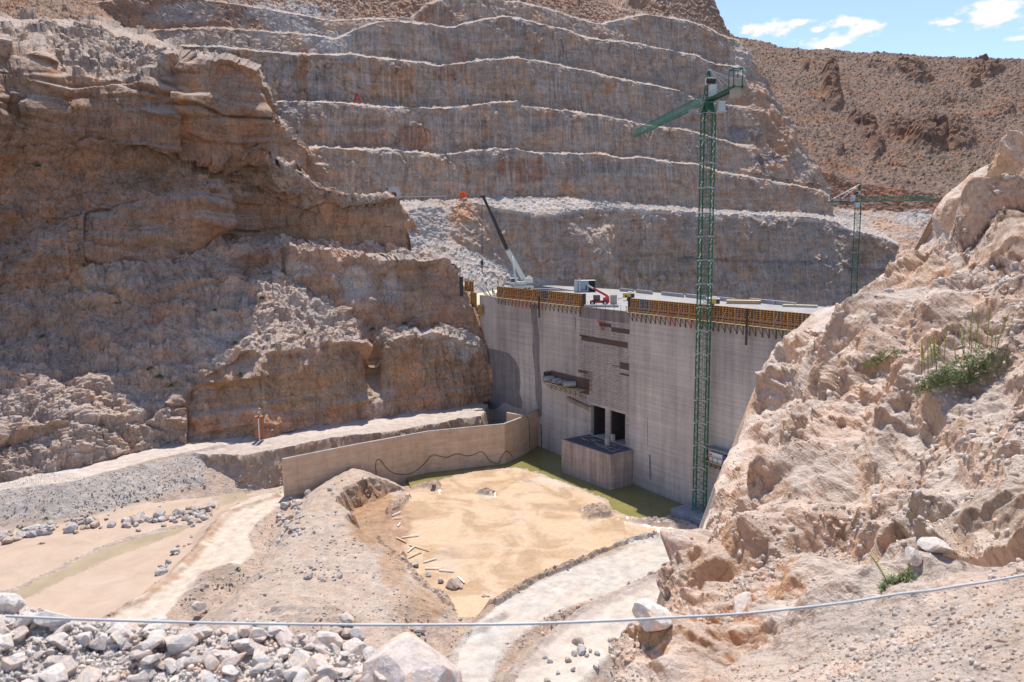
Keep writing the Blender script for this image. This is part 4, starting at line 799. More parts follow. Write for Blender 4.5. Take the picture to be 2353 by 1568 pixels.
for (u0,v0,u1,v1) in ((1377,740,1405,754),(1405,752,1447,768),(1331,768,1352,776),(1336,776,1443,794),(1406,838,1425,845),(1425,831,1446,852),(1425,856,1446,866),(1329,849,1350,860)):
    s0,_=dsz(u0,(v0+v1)/2);s1,_=dsz(u1,(v0+v1)/2); z1=dsz((u0+u1)/2,v0)[1]; z0=dsz((u0+u1)/2,v1)[1]; m=MB(); dbox(m,s0,s1,.0,.05,min(z0,z1)+.25,max(z0,z1)-.25); dpart(m,'blockout_board',M_BROWNBOARD)
m=MB()
for (u0,v0,u1,v1) in ((1330,690,1447,716),):
    s0,_=dsz(u0,703);s1,_=dsz(u1,706); dbox(m,s0,s1,.0,.03,-17.4,-15.0)
dpart(m,'rust_streaked_band',conc('rust_streaked_concrete',(.27,.22,.20),.5))
for u in (1338,1352,1372,1392,1412,1428,1440):
    m=MB(); s,_=dsz(u,712); a=dpt(s,.05,-15.2); m.bar(a+DN*.1,a+DN*.1+np.array((0,0,1.5)),.08); m.bar(a+DN*.1+np.array((0,0,1.5)),a+DN*.5+np.array((0,0,1.55)),.06); dpart(m,'edge_post',M_RUST)
# outlet block standing in the water at the foot
bz=-47.62; _p=PZ(1403,1127.7,-51.7); bz=float(PY(1403,1047,_p[1])[2]); zB=bz+.12
for _ in range(1):
    pC=PZ(1403,1127.7,-51.7); oC=float((pC-DA)@DN); sCb=float((pC-DA)@DT); pL=PZ(1290,1084.4,-51.7); oL=float((pL-DA)@DN); sLb=float((pL-DA)@DT)
    pR=dsz(1455,1115)[0]
blk=empty('outlet_block','large boxy concrete block standing in the water below the gate openings','concrete block',dpt(sLb,0,-55))
m=MB(); m.prism([tuple(dpt(sLb,.003,0)[:2]),tuple(dpt(sLb,oL,0)[:2]),tuple(dpt((sLb+sCb)/2,(oL+oC)/2,0)[:2]),tuple(dpt(sCb,oC,0)[:2]),tuple(dpt(pR,.003,0)[:2])],-55,bz)
attach(m.build('block',M_BLOCK,bevel=.05),blk)
m=MB(); M_SCRAP=flat_mat('dark_debris_bed',(.10,.095,.10),.9,0,.3,2)
m.prism([tuple(dpt(sLb+.5,.1,0)[:2]),tuple(dpt(sLb+.5,oL-.4,0)[:2]),tuple(dpt(sCb-.5,oC-.5,0)[:2]),tuple(dpt(pR-.5,.1,0)[:2])],bz,bz+.05); attach(m.build('debris_bed',M_SCRAP),blk)
rr_=random.Random(5); M_PLANK=flat_mat('grey_planks',(.36,.33,.30),.8,0,.25,5)
for k in range(46):
    s=rr_.uniform(sLb+1,pR-1); o_=rr_.uniform(.4,max(.6,oC*.75)); a=rr_.uniform(0,3.14); l=rr_.uniform(.6,2.6); p=dpt(s,o_,bz+.09+.02*k/10)
    m=MB(); dvec=DT*math.cos(a)+DN*math.sin(a); m.bar(p-dvec*l/2,p+dvec*l/2+np.array((0,0,rr_.uniform(0,.4))),.13,.04)
    tag(m.build('scrap_plank',M_PLANK if k%3 else M_WOOD),'loose plank in the scrap littering the top of the outlet block','plank','scrap planks on the outlet block')
for i,(u,v,h,lb) in enumerate(((1395,1015,1.55,'leftmost of three small concrete pillars on the outlet block, set at its edge'),(1408,1007,1.75,'middle of three small concrete pillars on the outlet block, the tallest one'),(1414,998,1.6,'rearmost of three small concrete pillars on the outlet block, partly hidden'))):
    p=PZ(u,v+9,bz); m=MB(); m.box(p+np.array((0,0,h/2)),(.95,.6,h),DAX); tag(m.build('concrete_pillar',conc('pillar_concrete%d'%i,(.52,.42,.34),.1),bevel=.03),lb,'pillar','pillars on the outlet block')
# pipes on a bracket platform
pp=empty('pipe_platform','scaffold platform bolted to the dam face carrying large steel pipes','scaffold',dpt(dsz(1268,880)[0],0,-34))
s0,z0=dsz(1266,873); s1,z1=dsz(1345,890); zp=dsz(1300,884)[1]
m=MB(); dbox(m,s0,s1+.5,0,2.4,zp-.12,zp); attach(m.build('deck',M_WOOD),pp)
m=MB(); dbox(m,s0,s0+.05,.0,2.2,zp,zp+2.4); dbox(m,s0,s1+1.5,.0,.04,zp-1.,zp+2.6); attach(m.build('dark_recess',M_BROWNBOARD),pp)
for k in range(8):
    s=s0+.3+k*(s1-s0)/7; m=MB(); m.bar(dpt(s,.05,zp-.15),dpt(s,2.3,zp-.15),.09); m.bar(dpt(s,.05,zp-2.),dpt(s,2.2,zp-.2),.08); m.bar(dpt(s,.08,zp-2.),dpt(s,.08,zp-.1),.08); attach(m.build('bracket',M_RUST),pp)
m=MB()
for dz in (.55,1.05): m.bar(dpt(s0,2.4,zp+dz-.5),dpt(s0+6,2.4,zp+dz-.5),.16,.08)
attach(m.build('guard_board',flat_mat('pale_board',(.55,.48,.40),.8)),pp)
M_PIPE=flat_mat('galvanised_pipe',(.32,.30,.29),.5,.4,.15)
for i,(ds,l,rad,ins) in enumerate(((1.6,2.9,.75,.7),(4.3,2.2,.68,0),(6.2,2.0,.62,0),(8.0,2.0,.62,0),(10.2,3.1,.78,.6))):
    p=dpt(s0+ds,.15+ins*.0,zp+rad+.02); q2=p+(DN*.85-DT*.45+0*DN)*l; n_=20; m=MB(); m.cyl(p,q2,rad,n=n_,caps=False); m.cyl(p,q2,rad*.93,n=n_,caps=False)
    V=[]; d_=q2-p; d_/=np.linalg.norm(d_); x_=np.cross(d_,(0,0,1)); x_/=np.linalg.norm(x_); y_=np.cross(x_,d_)
    for k in range(n_):
        t_=6.28318*k/n_; oo=x_*math.cos(t_)+y_*math.sin(t_); V+=[q2+oo*rad,q2+oo*rad*.93]
    m.add(V,[(2*k,2*((k+1)%n_),2*((k+1)%n_)+1,2*k+1) for k in range(n_)])
    lb=['leftmost big grey pipe sticking out at the end of the scaffold platform','second grey pipe from the left lying inside the platform rack','third grey pipe in the middle of the platform rack','fourth grey pipe, small, just left of the big right pipe','rightmost big grey pipe sticking out over the scaffold platform'][i]
    tag(m.build('steel_pipe',M_PIPE,smooth=True),lb,'pipe','steel pipes on the dam face platform')
m=MB()
for i in range(9):
    s=s0+8.2+i*.95; z=zp-2.6-.1*i; m.bar(dpt(s,0,z),dpt(s,1.2,z),.08); m.bar(dpt(s,0,z-1.5),dpt(s,1.2,z),.07)
m.bar(dpt(s0+8,1.2,zp-2.5),dpt(s0+16.8,1.2,zp-3.4),.12,.06); m.bar(dpt(s0+8,.7,zp-2.5),dpt(s0+16.8,.7,zp-3.4),.35,.05)
sp=m.build('scaffold_walkway',M_RUST); tag(sp,'rusty bracket walkway on the dam face just below the pipes','scaffold')
m=MB(); sa,za=dsz(1345,870); 
for i in range(6): m.bar(dpt(sa+i*.5,.3,za-2.5),dpt(sa+i*.5,.3,za+2),.06)
for i in range(5): m.bar(dpt(sa-.3,.3,za-2.2+i),dpt(sa+2.8,.3,za-2.2+i),.06)
tag(m.build('rebar_cage',M_RUST),'rusty rebar cage standing out of the dam face right of the pipes','rebar cage')
m=MB(); s_,z_=dsz(1383,742); m.bar(dpt(s_-1.3,.5,z_+.4),dpt(s_+1.3,.5,z_+.4),.12); m.bar(dpt(s_-.6,.5,z_+.3),dpt(s_+.8,.4,z_-1.6),.12); m.bar(dpt(s_+1,.5,z_+.4),dpt(s_+.8,.3,z_-1.6),.12); m.bar(dpt(s_-.8,.5,z_),dpt(s_+1,.5,z_),.08)
tag(m.build('loose_bracket',flat_mat('red_paint_bracket',(.45,.05,.04),.6)),'red triangular bracket left alone on the rusty rebar bay','bracket')
# retaining wing wall
WT=-42.2
top=[(650,1056),(820,1022),(985,992),(1060,984.5),(1159,975),(1197,961),(1237,953.5)]
tp_=[PZ(u,v,WT) for u,v in top]; tp_[-1]=dpt(dsz(1237,990)[0],.0,WT)
ww=empty('retaining_wall','long tan concrete retaining wall running from the dam across the pit','retaining wall',tp_[0]*np.array((1,1,0))+np.array((0,0,-54)))
m=MB(); n_=len(tp_); th=.55; offs=[]
for i,p in enumerate(tp_):
    a=tp_[max(i-1,0)];b=tp_[min(i+1,n_-1)]; d_=(b-a)[:2]; d_/=np.linalg.norm(d_); nb=np.array((-d_[1],d_[0],0)); nb=nb if nb[1]>0 else -nb; offs.append(p+nb*th)
V=[];Fc=[]
for p,q_ in zip(tp_,offs):
    V+=[(p[0],p[1],WT),(p[0],p[1],-54),(q_[0],q_[1],WT),(q_[0],q_[1],-54)]
for i in range(n_-1):
    a=4*i;b=4*i+4; Fc+=[(a,b,b+1,a+1),(a+2,a+3,b+3,b+2),(a,a+2,b+2,b),(a+1,b+1,b+3,a+3)]
Fc+=[(0,1,3,2),(4*n_-4,4*n_-2,4*n_-1,4*n_-3)]
m.add(V,Fc); attach(m.build('wall_slab',M_WALL),ww)
m=MB()
for i in range(n_-1): m.bar((tp_[i]+offs[i])/2+np.array((0,0,.03)),(tp_[i+1]+offs[i+1])/2+np.array((0,0,.03)),th+.06,.08)
attach(m.build('coping',M_DECK),ww)
m=MB()
for (u,v) in ((776,1049),): 
    p=PY(u,v,tp_[1][1]-1.2); m.box(p,(.5,.25,.45))
attach(m.build('pipe_hole',M_DARKSTEEL),ww)
m=MB(); ia=PZ(1165,948,WT+.5); ib=PZ(1202,954,WT+.5); m.bar((ia[0],ia[1],-46),(ib[0],ib[1],-46),.5,8.6); tag(m.build('stub_wall',M_WALL),'short tan concrete stub wall in the corner behind the retaining wall','wall')
# wavy hose on the wall
M_HOSE=flat_mat('black_hose',(.02,.02,.02),.5)
def onwall(u,v,off=.12):
    q_=ray(u,v); best=None
    for i in range(n_-1):
        a,b=tp_[i],tp_[i+1]; d_=b-a; nn=np.array((d_[1],-d_[0],0)); nn/=np.linalg.norm(nn); 
        if nn[1]>0: nn=-nn
        A_=a+nn*off; t_=(A_@nn)/(q_@nn); p=q_*t_; f_=((p-A_)@d_)/(d_@d_)
        if -.02<=f_<=1.02: return p
    return PY(u,v,tp_[-1][1])
wz=lambda z0,z1: ((1100+z0/1.961)/1.7408,(1550+z1/1.961)/1.7408)
def spline(pts,k=8):
    pts=np.array(pts,float); out_=[]
    for i in range(len(pts)-1):
        p0=pts[max(i-1,0)];p1=pts[i];p2=pts[i+1];p3=pts[min(i+2,len(pts)-1)]
        for j in range(k):
            t_=j/k; out_.append(.5*((2*p1)+(-p0+p2)*t_+(2*p0-5*p1+4*p2-p3)*t_*t_+(-p0+3*p1-3*p2+p3)*t_**3))
    out_.append(pts[-1]); return out_
hp=[wz(*z) for z in ((795,680),(790,610),(800,570),(830,575),(880,640),(940,675),(1020,683),(1090,665),(1160,610),(1235,533),(1290,540),(1350,549),(1430,522),(1500,538),(1560,528),(1615,506),(1650,530),(1690,580),(1750,596),(1775,550),(1810,505),(1840,510),(1862,545))]
m=MB(); m.tube(spline([onwall(u,v) for u,v in hp],6),.06); tag(m.build('hose',M_HOSE),'black hose looping in waves along the retaining wall','hose')
m=MB(); m.tube(spline([onwall(*wz(*z)) for z in ((1980,225),(1995,300),(1998,400),(2000,470),(2030,505),(2075,520))],5),.05); tag(m.build('cable',M_HOSE),'black cable hanging down the retaining wall beside the dam','cable')
# ================================================================ formwork along the crest
M_OR=flat_mat('orange_formwork_paint',(.74,.33,.055),.65,0,.25,3,dirt=.6); M_BR=flat_mat('bracket_paint',(.13,.10,.09),.7,.2,.25); M_REDB=flat_mat('red_bracket_paint',(.42,.045,.03),.6,0,.2); M_PLY=flat_mat('dark_plywood',(.075,.05,.045),.8,0,.3,2); M_PROP=flat_mat('push_pull_prop',(.30,.22,.20),.6,.2,.3); M_GALV=flat_mat('galvanised_steel',(.42,.42,.43),.45,.6,.15); M_YPL=flat_mat('yellow_planks',(.52,.40,.18),.75,0,.25,4)
def panel(wd,h,frm,props,brk,name='formwork_panel'):
    """local frame: x along the wall, y outward (towards the valley), z up, base at 0"""
    r=empty(name,'x','formwork')
    m=MB(); m.mm((0,-.03,0),(wd-.04,-.0,h)); m.build('plywood',M_PLY,r)
    m=MB()
    for i in range(5): 
        x=i*(wd-.1)/4; m.mm((x,.004,0),(x+.075,.11,h))
    for i in range(9):
        z=i*(h-.08)/8; m.mm((0,.02,z),(wd-.04,.10,z+.075))
    m.build('frame',frm,r)
    for i,x in enumerate((wd*.3,wd*.78)):
        m=MB(); m.cyl((x+.05,1.15,.05),(x-.25,.14,h*.78),.055,n=6); m.cyl((x+.05,1.1,.08),(x-.05,.14,h*.30),.04,n=5); m.build('prop',props[i],r)
        m=MB(); m.bar((x,.0,-.12),(x,1.3,-.12),.10,.14); m.bar((x,.08,-1.75),(x,1.2,-.2),.09); m.bar((x,.08,-1.8),(x,.08,-.1),.10); m.bar((x,.0,-1.8),(x,.30,-1.8),.12); m.build('bracket',brk[i],r)
    m=MB(); m.mm((0,.25,-.05),(wd,1.25,0)); m.build('walkway_plank',M_YPL,r)
    m=MB(); m.mm((0,1.22,.95),(wd,1.27,1.13)); m.mm((0,1.22,.35),(wd,1.27,.47)); m.mm((wd*.5,1.2,-.1),(wd*.5+.06,1.3,1.2)); m.build('guard_rail',flat_mat('brown_guard_board',(.33,.17,.10),.8,0,.2),r)
    return r
DROT=math.atan2(DT[1],DT[0])
def place(r,s,z):
    p=dpt(s,.04,z); r.location=tuple(p); r.rotation_euler=(0,0,math.atan2(-DT[1],-DT[0]))
runs=[(dsz(1143,684)[0],dsz(1341,706)[0],11,'left'),(dsz(1450,712)[0],dsz(1990,775)[0],19,'right')]
protos={}
cnt=0
def tilt_col(i,run):
    return None
pal_=[('orange',M_OR),('grey',M_GALV)]
for run,(sa,sb,n,side) in enumerate(runs):
    wd=(sb-sa)/n
    for i in range(n):
        grey=(side=='left' and i in (6,)) or (side=='right' and i in (1,16)); red=(side=='left' and i in (2,3,4,6)) or (side=='right' and i in (4,6))
        key=(run,grey,red,i%2 if not(grey or red) else 0)
        if key not in protos:
            r=panel(wd,2.85,M_GALV if grey else M_OR,(M_PROP,M_GALV) if key[3] else (M_REDB if red else M_PROP,M_PROP),(M_REDB,M_REDB) if red else (M_BR,M_BR)); protos[key]=r
        else: r=copytree(protos[key])
        place(r,sa+(i+1)*wd,ZC+.06)
        cc='grey steel' if grey else 'orange'; cc+=' formwork panel'
        tag(r,('%s in the %s run%s'%(cc,'left, shorter' if run==0 else 'right, longer',', with red brackets below' if red else '')) if (grey or red) else 'orange formwork panel with brown brackets in the %s run on the dam crest'%('left, shorter' if run==0 else 'right, longer'),'formwork','%s formwork panels of the %s run'%('red bracketed' if red else 'grey' if grey else 'orange','left' if run==0 else 'right'))
# end shutters and soldier beams
for (u,v,h,lb,dz) in ((1343,706,2.9,'dark steel end post closing the left formwork run',0),(1447,712,3.1,'dark perforated end post starting the right formwork run',0)):
    s,_=dsz(u,v); m=MB(); dbox(m,s-.3,s+.3,-.2,.25,ZC+.06,ZC+.1+h)
    for k in range(8): dbox(m,s-.34,s+.34,-.1,.3,ZC+.2+k*.38,ZC+.3+k*.38)
    tag(m.build('end_post',M_DARKSTEEL),lb,'post')
for (u,z0,z1,lb) in ((1250,-18.6,-13.2,'dark steel beam hanging down over the left formwork run'),(1730,-18.2,-11.9,'tall black steel beam hanging in front of the right formwork run')):
    s,_=dsz(u,720); m=MB(); dbox(m,s-.13,s+.13,1.34,1.5,z0,z1); dbox(m,s-.2,s+.2,1.5,1.54,z0,z1); tag(m.build('steel_beam',M_DARKSTEEL),lb,'beam')
# stepped formwork at the left abutment
def gpanel(s,z,wd,h,o,lb,mat=M_OR):
    r=empty('abutment_formwork',lb,'formwork',group='formwork panels stepped up the left abutment'); 
    m=MB(); m.mm((0,-.04,0),(wd,0,h)); m.build('plywood',M_PLY,r); m=MB()
    for i in range(6): x=i*(wd-.08)/5; m.mm((x,.004,0),(x+.08,.12,h))
    k=max(4,int(h/.38))
    for i in range(k+1): z_=i*(h-.08)/k; m.mm((0,.02,z_),(wd,.11,z_+.07))
    m.build('frame',mat,r)
    m=MB(); m.cyl((wd*.5,1.1,.1),(wd*.3,.14,h*.7),.05,n=6); m.build('prop',M_WOOD,r); m=MB(); m.mm((-.1,.2,-.06),(wd+.1,1.2,0)); m.build('walkway_plank',M_YPL,r)
    p=dpt(s,o,z); r.location=tuple(p); r.rotation_euler=(0,0,math.atan2(-DT[1],-DT[0])); return r
sL,_=dsz(1104,700)
gpanel(dsz(1100,655)[0],-13.9,5.2,2.9,1.6,'topmost orange formwork panel at the left abutment under timber rails')
gpanel(dsz(1104,690)[0],-18.2,3.4,4.1,1.2,'tall yellow orange formwork panel stepping down the left abutment',flat_mat('yellow_formwork',(.66,.36,.06),.65,0,.2,3,dirt=.5))
gpanel(dsz(1115,715)[0],-20.2,2.0,2.8,1.1,'lowest small yellow formwork panel at the left abutment',flat_mat('yellow_formwork',(.50,.26,.04)))
p=PY(1060,650,196); m=MB(); m.box(p+np.array((0,0,-1)),(.9,.9,5.2)); 
for k in range(9): m.box(p+np.array((.0,-.1,-3.2+k*.55)),(1.05,1.0,.1))
tag(m.build('steel_column',M_DARKSTEEL),'dark steel column against the rock left of the dam crest','column')
for i,(u,v,u2,v2,lb) in enumerate(((1077,655,1077,634,'upright timber post above the left abutment formwork'),(1088,660,1088,643,'shorter upright timber post above the left abutment formwork'),(1074,645,1100,646,'timber rail nailed across the posts at the left abutment'))):
    m=MB(); m.bar(PY(u,v,192),PY(u2,v2,192),.22); tag(m.build('timber_post',M_WOOD),lb,'timber')
# steel stair
m=MB(); p=PZ(1120,680,ZC+.1); ax_=np.array((-.75,.35,0)); ax_/=np.linalg.norm(ax_); sd=np.array((.35,.75,0))
for k in range(10): m.box(p+ax_*(k*.33)+np.array((0,0,.15+k*.30)),(.32,1.1,.05),(ax_,sd/np.linalg.norm(sd),(0,0,1)))
for e_ in (-.6,.6): m.bar(p+sd*e_,p+sd*e_+ax_*3.3+np.array((0,0,3.1)),.10,.25); m.bar(p+sd*e_+np.array((0,0,1)),p+sd*e_+ax_*3.3+np.array((0,0,4.1)),.05)
tag(m.build('steel_stair',M_GALV),'grey steel stair rising at the left end of the deck','stair')
m=MB(); p=PZ(1128,681,ZC+.1); m.bar(p,p+np.array((-1.3,.6,2.4)),.5,.06); tag(m.build('leaning_board',M_DARKSTEEL),'dark board leaning beside the steel stair','board')
# ================================================================ tower cranes
M_CG=flat_mat('green_crane_paint',(.015,.115,.06),.45,0,.25,2); M_CGL=flat_mat('sun_faded_green_paint',(.04,.21,.13),.4,0,.2,2); M_WHITE=flat_mat('white_paint',(.62,.62,.60),.5,0,.08); M_CW=flat_mat('counterweight_concrete',(.46,.38,.29),.85,0,.12,2); M_YEL=flat_mat('yellow_paint',(.55,.37,.05),.5,0,.12); M_GLASS=flat_mat('dark_glass',(.03,.045,.05),.12,0,.05,3,0,.6); M_TYRE=flat_mat('tyre_rubber',(.03,.028,.027),.85,0,.2); M_RED=flat_mat('red_paint',(.45,.03,.035),.45,0,.12); M_CREAM=flat_mat('cream_paint',(.60,.58,.49),.5,0,.1)
def rotz(a): c,s=math.cos(a),math.sin(a); return np.array(((c,-s,0),(s,c,0),(0,0,1)))
def tower_crane(label,base,top,side,secth,mrot,jdir,jlen,jtilt,cjlen,apex,leg=.11,cw=(1.6,2.6),truss_h=1.45,trolley=.35,logo=False,jw=1.):
    base=np.array(base,float); r=empty('tower_crane',label,'tower crane',base)
    nsec=max(1,int(round((top-base[2])/secth))); sh=(top-base[2])/nsec; Rm=rotz(mrot)
    cor=[Rm@np.array((x*side/2,y*side/2,0)) for x,y in ((-1,-1),(1,-1),(1,1),(-1,1))]
    for k in range(nsec):
        z0=k*sh; m=MB()
        for c in cor: m.bar(base+c+(0,0,z0+.12),base+c+(0,0,z0+sh-.12),leg*2)
        nb=3
        for i in range(4):
            a,b=cor[i],cor[(i+1)%4]
            for j in range(nb):
                za,zb_=z0+.15+j*(sh-.3)/nb,z0+.15+(j+1)*(sh-.3)/nb
                m.bar(base+a+(0,0,za),base+b+(0,0,zb_),leg*.5) if (j+i)%2 else m.bar(base+b+(0,0,za),base+a+(0,0,zb_),leg*.5)
                m.bar(base+a+(0,0,zb_),base+b+(0,0,zb_),leg*.6)
                if nb==3 and j!=1: m.bar(base+b+(0,0,za),base+a+(0,0,zb_),leg*.42) if (j+i)%2 else m.bar(base+a+(0,0,za),base+b+(0,0,zb_),leg*.42)
        # ladder inside
        lx=Rm@np.array((side*.25,0,0)); 
        for e_ in (-.2,.2): m.bar(base+lx+Rm@np.array((0,e_,0))+(0,0,z0),base+lx+Rm@np.array((0,e_,0))+(0,0,z0+sh),.04)
        attach(m.build('mast_section',M_CG),r)
    for k in range(nsec+1):
        m=MB()
        for c in cor: m.box(base+c+(0,0,k*sh),(leg*2.5,leg*2.5,.26),Rm.T)
        for i in range(4): m.bar(base+cor[i]+(0,0,k*sh+.1),base+cor[(i+1)%4]+(0,0,k*sh+.1),.10,.05)
        attach(m.build('mast_collar',M_GALV),r)
    T_=np.array((base[0],base[1],top)); J=np.array((*jdir,0.)); J/=np.linalg.norm(J); Pp=np.array((-J[1],J[0],0))
    m=MB()
    for c in cor: m.bar(T_+c,T_+np.array((0,0,1.7))+c*.35,.30,.5)
    m.cyl(T_+(0,0,1.4),T_+(0,0,2.2),.85,n=16); m.box(T_+(0,0,1.2),(side*.7,side*.7,1.)); attach(m.build('slewing_ring',M_CG),r)
    Zj=2.2; A_=T_+(0,0,Zj); AP=T_+(0,0,apex)+J*.3
    m=MB()
    for sg in (-1,1):
        m.bar(A_+Pp*sg*.75+J*.8,AP+Pp*sg*.08,.17); m.bar(A_+Pp*sg*.75-J*1.0,AP+Pp*sg*.08,.17)
    for k in range(1,5):
        t_=k/5.5
        for e0,e1 in (((1,.8),(1,-1.)),((-1,.8),(-1,-1.)),((1,.8),(-1,.8)),((1,-1.),(-1,-1.))):
            a=(A_+Pp*e0[0]*.75+J*e0[1])*(1-t_)+AP*t_; b=(A_+Pp*e1[0]*.75+J*e1[1])*(1-t_)+AP*t_; m.bar(a,b,.08)
    attach(m.build('apex_tower',M_CG),r)
    m=MB(); m.box(AP+(0,0,-.1),(.5,.5,.35)); 
    for k in range(10): q_=A_*(1-k/10.)+AP*(k/10.)-J*.95*(1-k/10.); m.bar(q_+Pp*.3,q_-Pp*.3,.04)
    attach(m.build('apex_ladder',M_GALV),r)
    # jib
    jt=np.array((J[0],J[1],jtilt)); nj=int(jlen/1.15); m=MB(); w2=.62; h_=truss_h; O=A_+J*1.0
    pts=lambda k:(O+jt*(k*jlen/nj)+Pp*w2,O+jt*(k*jlen/nj)-Pp*w2,O+jt*((k+.5)*jlen/nj)+(0,0,h_))
    m.bar(O+Pp*w2,O+jt*jlen+Pp*w2,.12*jw); m.bar(O-Pp*w2,O+jt*jlen-Pp*w2,.12*jw); m.bar(O+(0,0,h_),O+jt*(jlen-.6)+(0,0,h_),.12*jw)
    for k in range(nj):
        a,b,c=pts(k); a2,b2,_=pts(k+1)
        for x,y in ((a,c),(b,c),(c,a2),(c,b2)): m.bar(x,y,.05*jw)
        m.bar(a,b2,.06); m.bar(a2,b2,.06)
    attach(m.build('jib',M_CGL),r)
    m=MB(); q_=O+jt*jlen*trolley; m.box(q_+(0,0,-.25),(1.4,1.2,.3),(J,Pp,(0,0,1))); m.box(q_+(0,0,.3)+J*1.,(.7,.5,.5),(J,Pp,(0,0,1))); attach(m.build('trolley',M_GALV),r)
    m=MB()
    for t_ in (.36,.72): m.cyl(AP,O+jt*jlen*t_+(0,0,h_),.035,n=5)
    for dx in (0,.45): m.cyl(AP-J*.2,A_-J*(cjlen*(.62+dx*.7))+Pp*.6+(0,0,.9),.03,n=5); m.cyl(AP-J*.2,A_-J*(cjlen*(.62+dx*.7))-Pp*.6+(0,0,.9),.03,n=5)
    attach(m.build('stay_cable',M_GALV),r)
    m=MB(); C=A_-J*0.; 
    for sg in (-1,1): m.bar(C+Pp*sg*.7,A_-J*cjlen+Pp*sg*.7,.16,.34)
    k=0
    while k*1.2<cjlen: m.bar(C-J*k*1.2+Pp*.7,C-J*k*1.2-Pp*.7,.08); k+=1
    m.box(A_-J*cjlen*.45,(cjlen*.9,1.2,.05),(J,Pp,(0,0,1))); attach(m.build('counter_jib',M_CG),r)
    m=MB()
    for sg in (-1,1):
        for hz in (.55,1.05): m.bar(C+Pp*sg*.75+(0,0,hz),A_-J*(cjlen*.75)+Pp*sg*.75+(0,0,hz),.05)
        for k in range(6): m.bar(C-J*k*cjlen*.15+Pp*sg*.75,C-J*k*cjlen*.15+Pp*sg*.75+(0,0,1.05),.05)
    for sg in (-1,1):
        for hz in (.1,.55,1.05): m.bar(O+Pp*sg*1.1+(0,0,hz-.3),O-J*1.6+Pp*sg*1.1+(0,0,hz-.3),.05)
        for k in range(3): m.bar(O-J*k*.8+Pp*sg*1.1-(0,0,.3),O-J*k*.8+Pp*sg*1.1+(0,0,.8),.05)
    m.box(O-J*.8+(0,0,-.35),(2.2,2.4,.06),(J,Pp,(0,0,1))); attach(m.build('railing',M_GALV),r)
    ce=A_-J*(cjlen-cw[0]*.9)
    m=MB(); m.box(ce+(0,0,-.15),(cw[0],1.3,cw[1]),(J,Pp,(0,0,1))); attach(m.build('counterweight',M_CW,bevel=.04),r)
    m=MB(); e=ce+J*.0
    for sx in (-1,1):
        for sy in (-1,1): m.bar(e+J*sx*cw[0]*.6+Pp*sy*.75,e+J*sx*cw[0]*.6+Pp*sy*.75+(0,0,cw[1]*.5+1.3),.12)
        m.bar(e+J*sx*cw[0]*.6+Pp*.75+(0,0,cw[1]*.5+1.3),e+J*sx*cw[0]*.6-Pp*.75+(0,0,cw[1]*.5+1.3),.12); m.bar(e+J*cw[0]*.6+Pp*sx*.75+(0,0,cw[1]*.5+1.3),e-J*cw[0]*.6+Pp*sx*.75+(0,0,cw[1]*.5+1.3),.12)
    attach(m.build('counterweight_frame',M_CG),r)
    m=MB(); m.box(A_-J*1.9+(0,0,1.25)+Pp*.1,(1.1,1.,1.9),(J,Pp,(0,0,1))); m.box(A_-J*.2+(0,0,3.2)+Pp*.0,(1.0,1.3,1.2),(J,Pp,(0,0,1))); hb=attach(m.build('control_cabinet',M_WHITE,bevel=.03),r)
    m=MB(); m.cyl(A_-J*.9+(0,0,3.15)-Pp*.7,A_-J*.9+(0,0,3.15)+Pp*.7,.48,n=14); attach(m.build('hoist_drum',M_DARKSTEEL),r)
    m=MB(); m.box(T_+(0,0,1.0)-J*1.3-Pp*1.6,(1.5,1.2,1.6),(J,Pp,(0,0,1))); m.box(T_+(0,0,.1)-J*1.1-Pp*1.6,(2.6,1.6,.08),(J,Pp,(0,0,1))); attach(m.build('operator_cab',M_WHITE,bevel=.03),r)
    if logo:
        q_=A_-J*cjlen*.28; m=MB(); m.box(q_+(0,0,.75)-Pp*.82,(1.3,.05,1.5),(J,Pp,(0,0,1))); pn=attach(m.build('sign_board',M_WHITE),r)
        m=MB(); cc=q_+(0,0,.75)-Pp*.87; 
        for k in range(20):
            a=2*math.pi*k/20;b=2*math.pi*(k+1)/20; m.bar(cc+J*.42*math.cos(a)+np.array((0,0,.42*math.sin(a))),cc+J*.42*math.cos(b)+np.array((0,0,.42*math.sin(b))),.05)
        m.bar(cc-J*.25,cc+J*.25,.05); m.bar(cc-J*.2+np.array((0,0,.12)),cc+J*.2+np.array((0,0,.12)),.05); attach(m.build('round_emblem',M_DARKSTEEL),r)
    return r,A_,O,jt
sz0=-50.35; pb=PZ(1607,1174,sz0)
ztop=float(PY(1625,262,pb[1])[2])
A3=float(PY(1628,160,pb[1])[2])
cr1,Aj,Oj,jt=tower_crane('tall green lattice tower crane rising from a concrete slab in front of the dam',pb,ztop,1.95,4.3,math.radians(45+14),(-5.0,39.5),43.,0.0,12.3,A3-ztop,leg=.105,cw=(1.5,3.0),truss_h=1.45,trolley=.16)
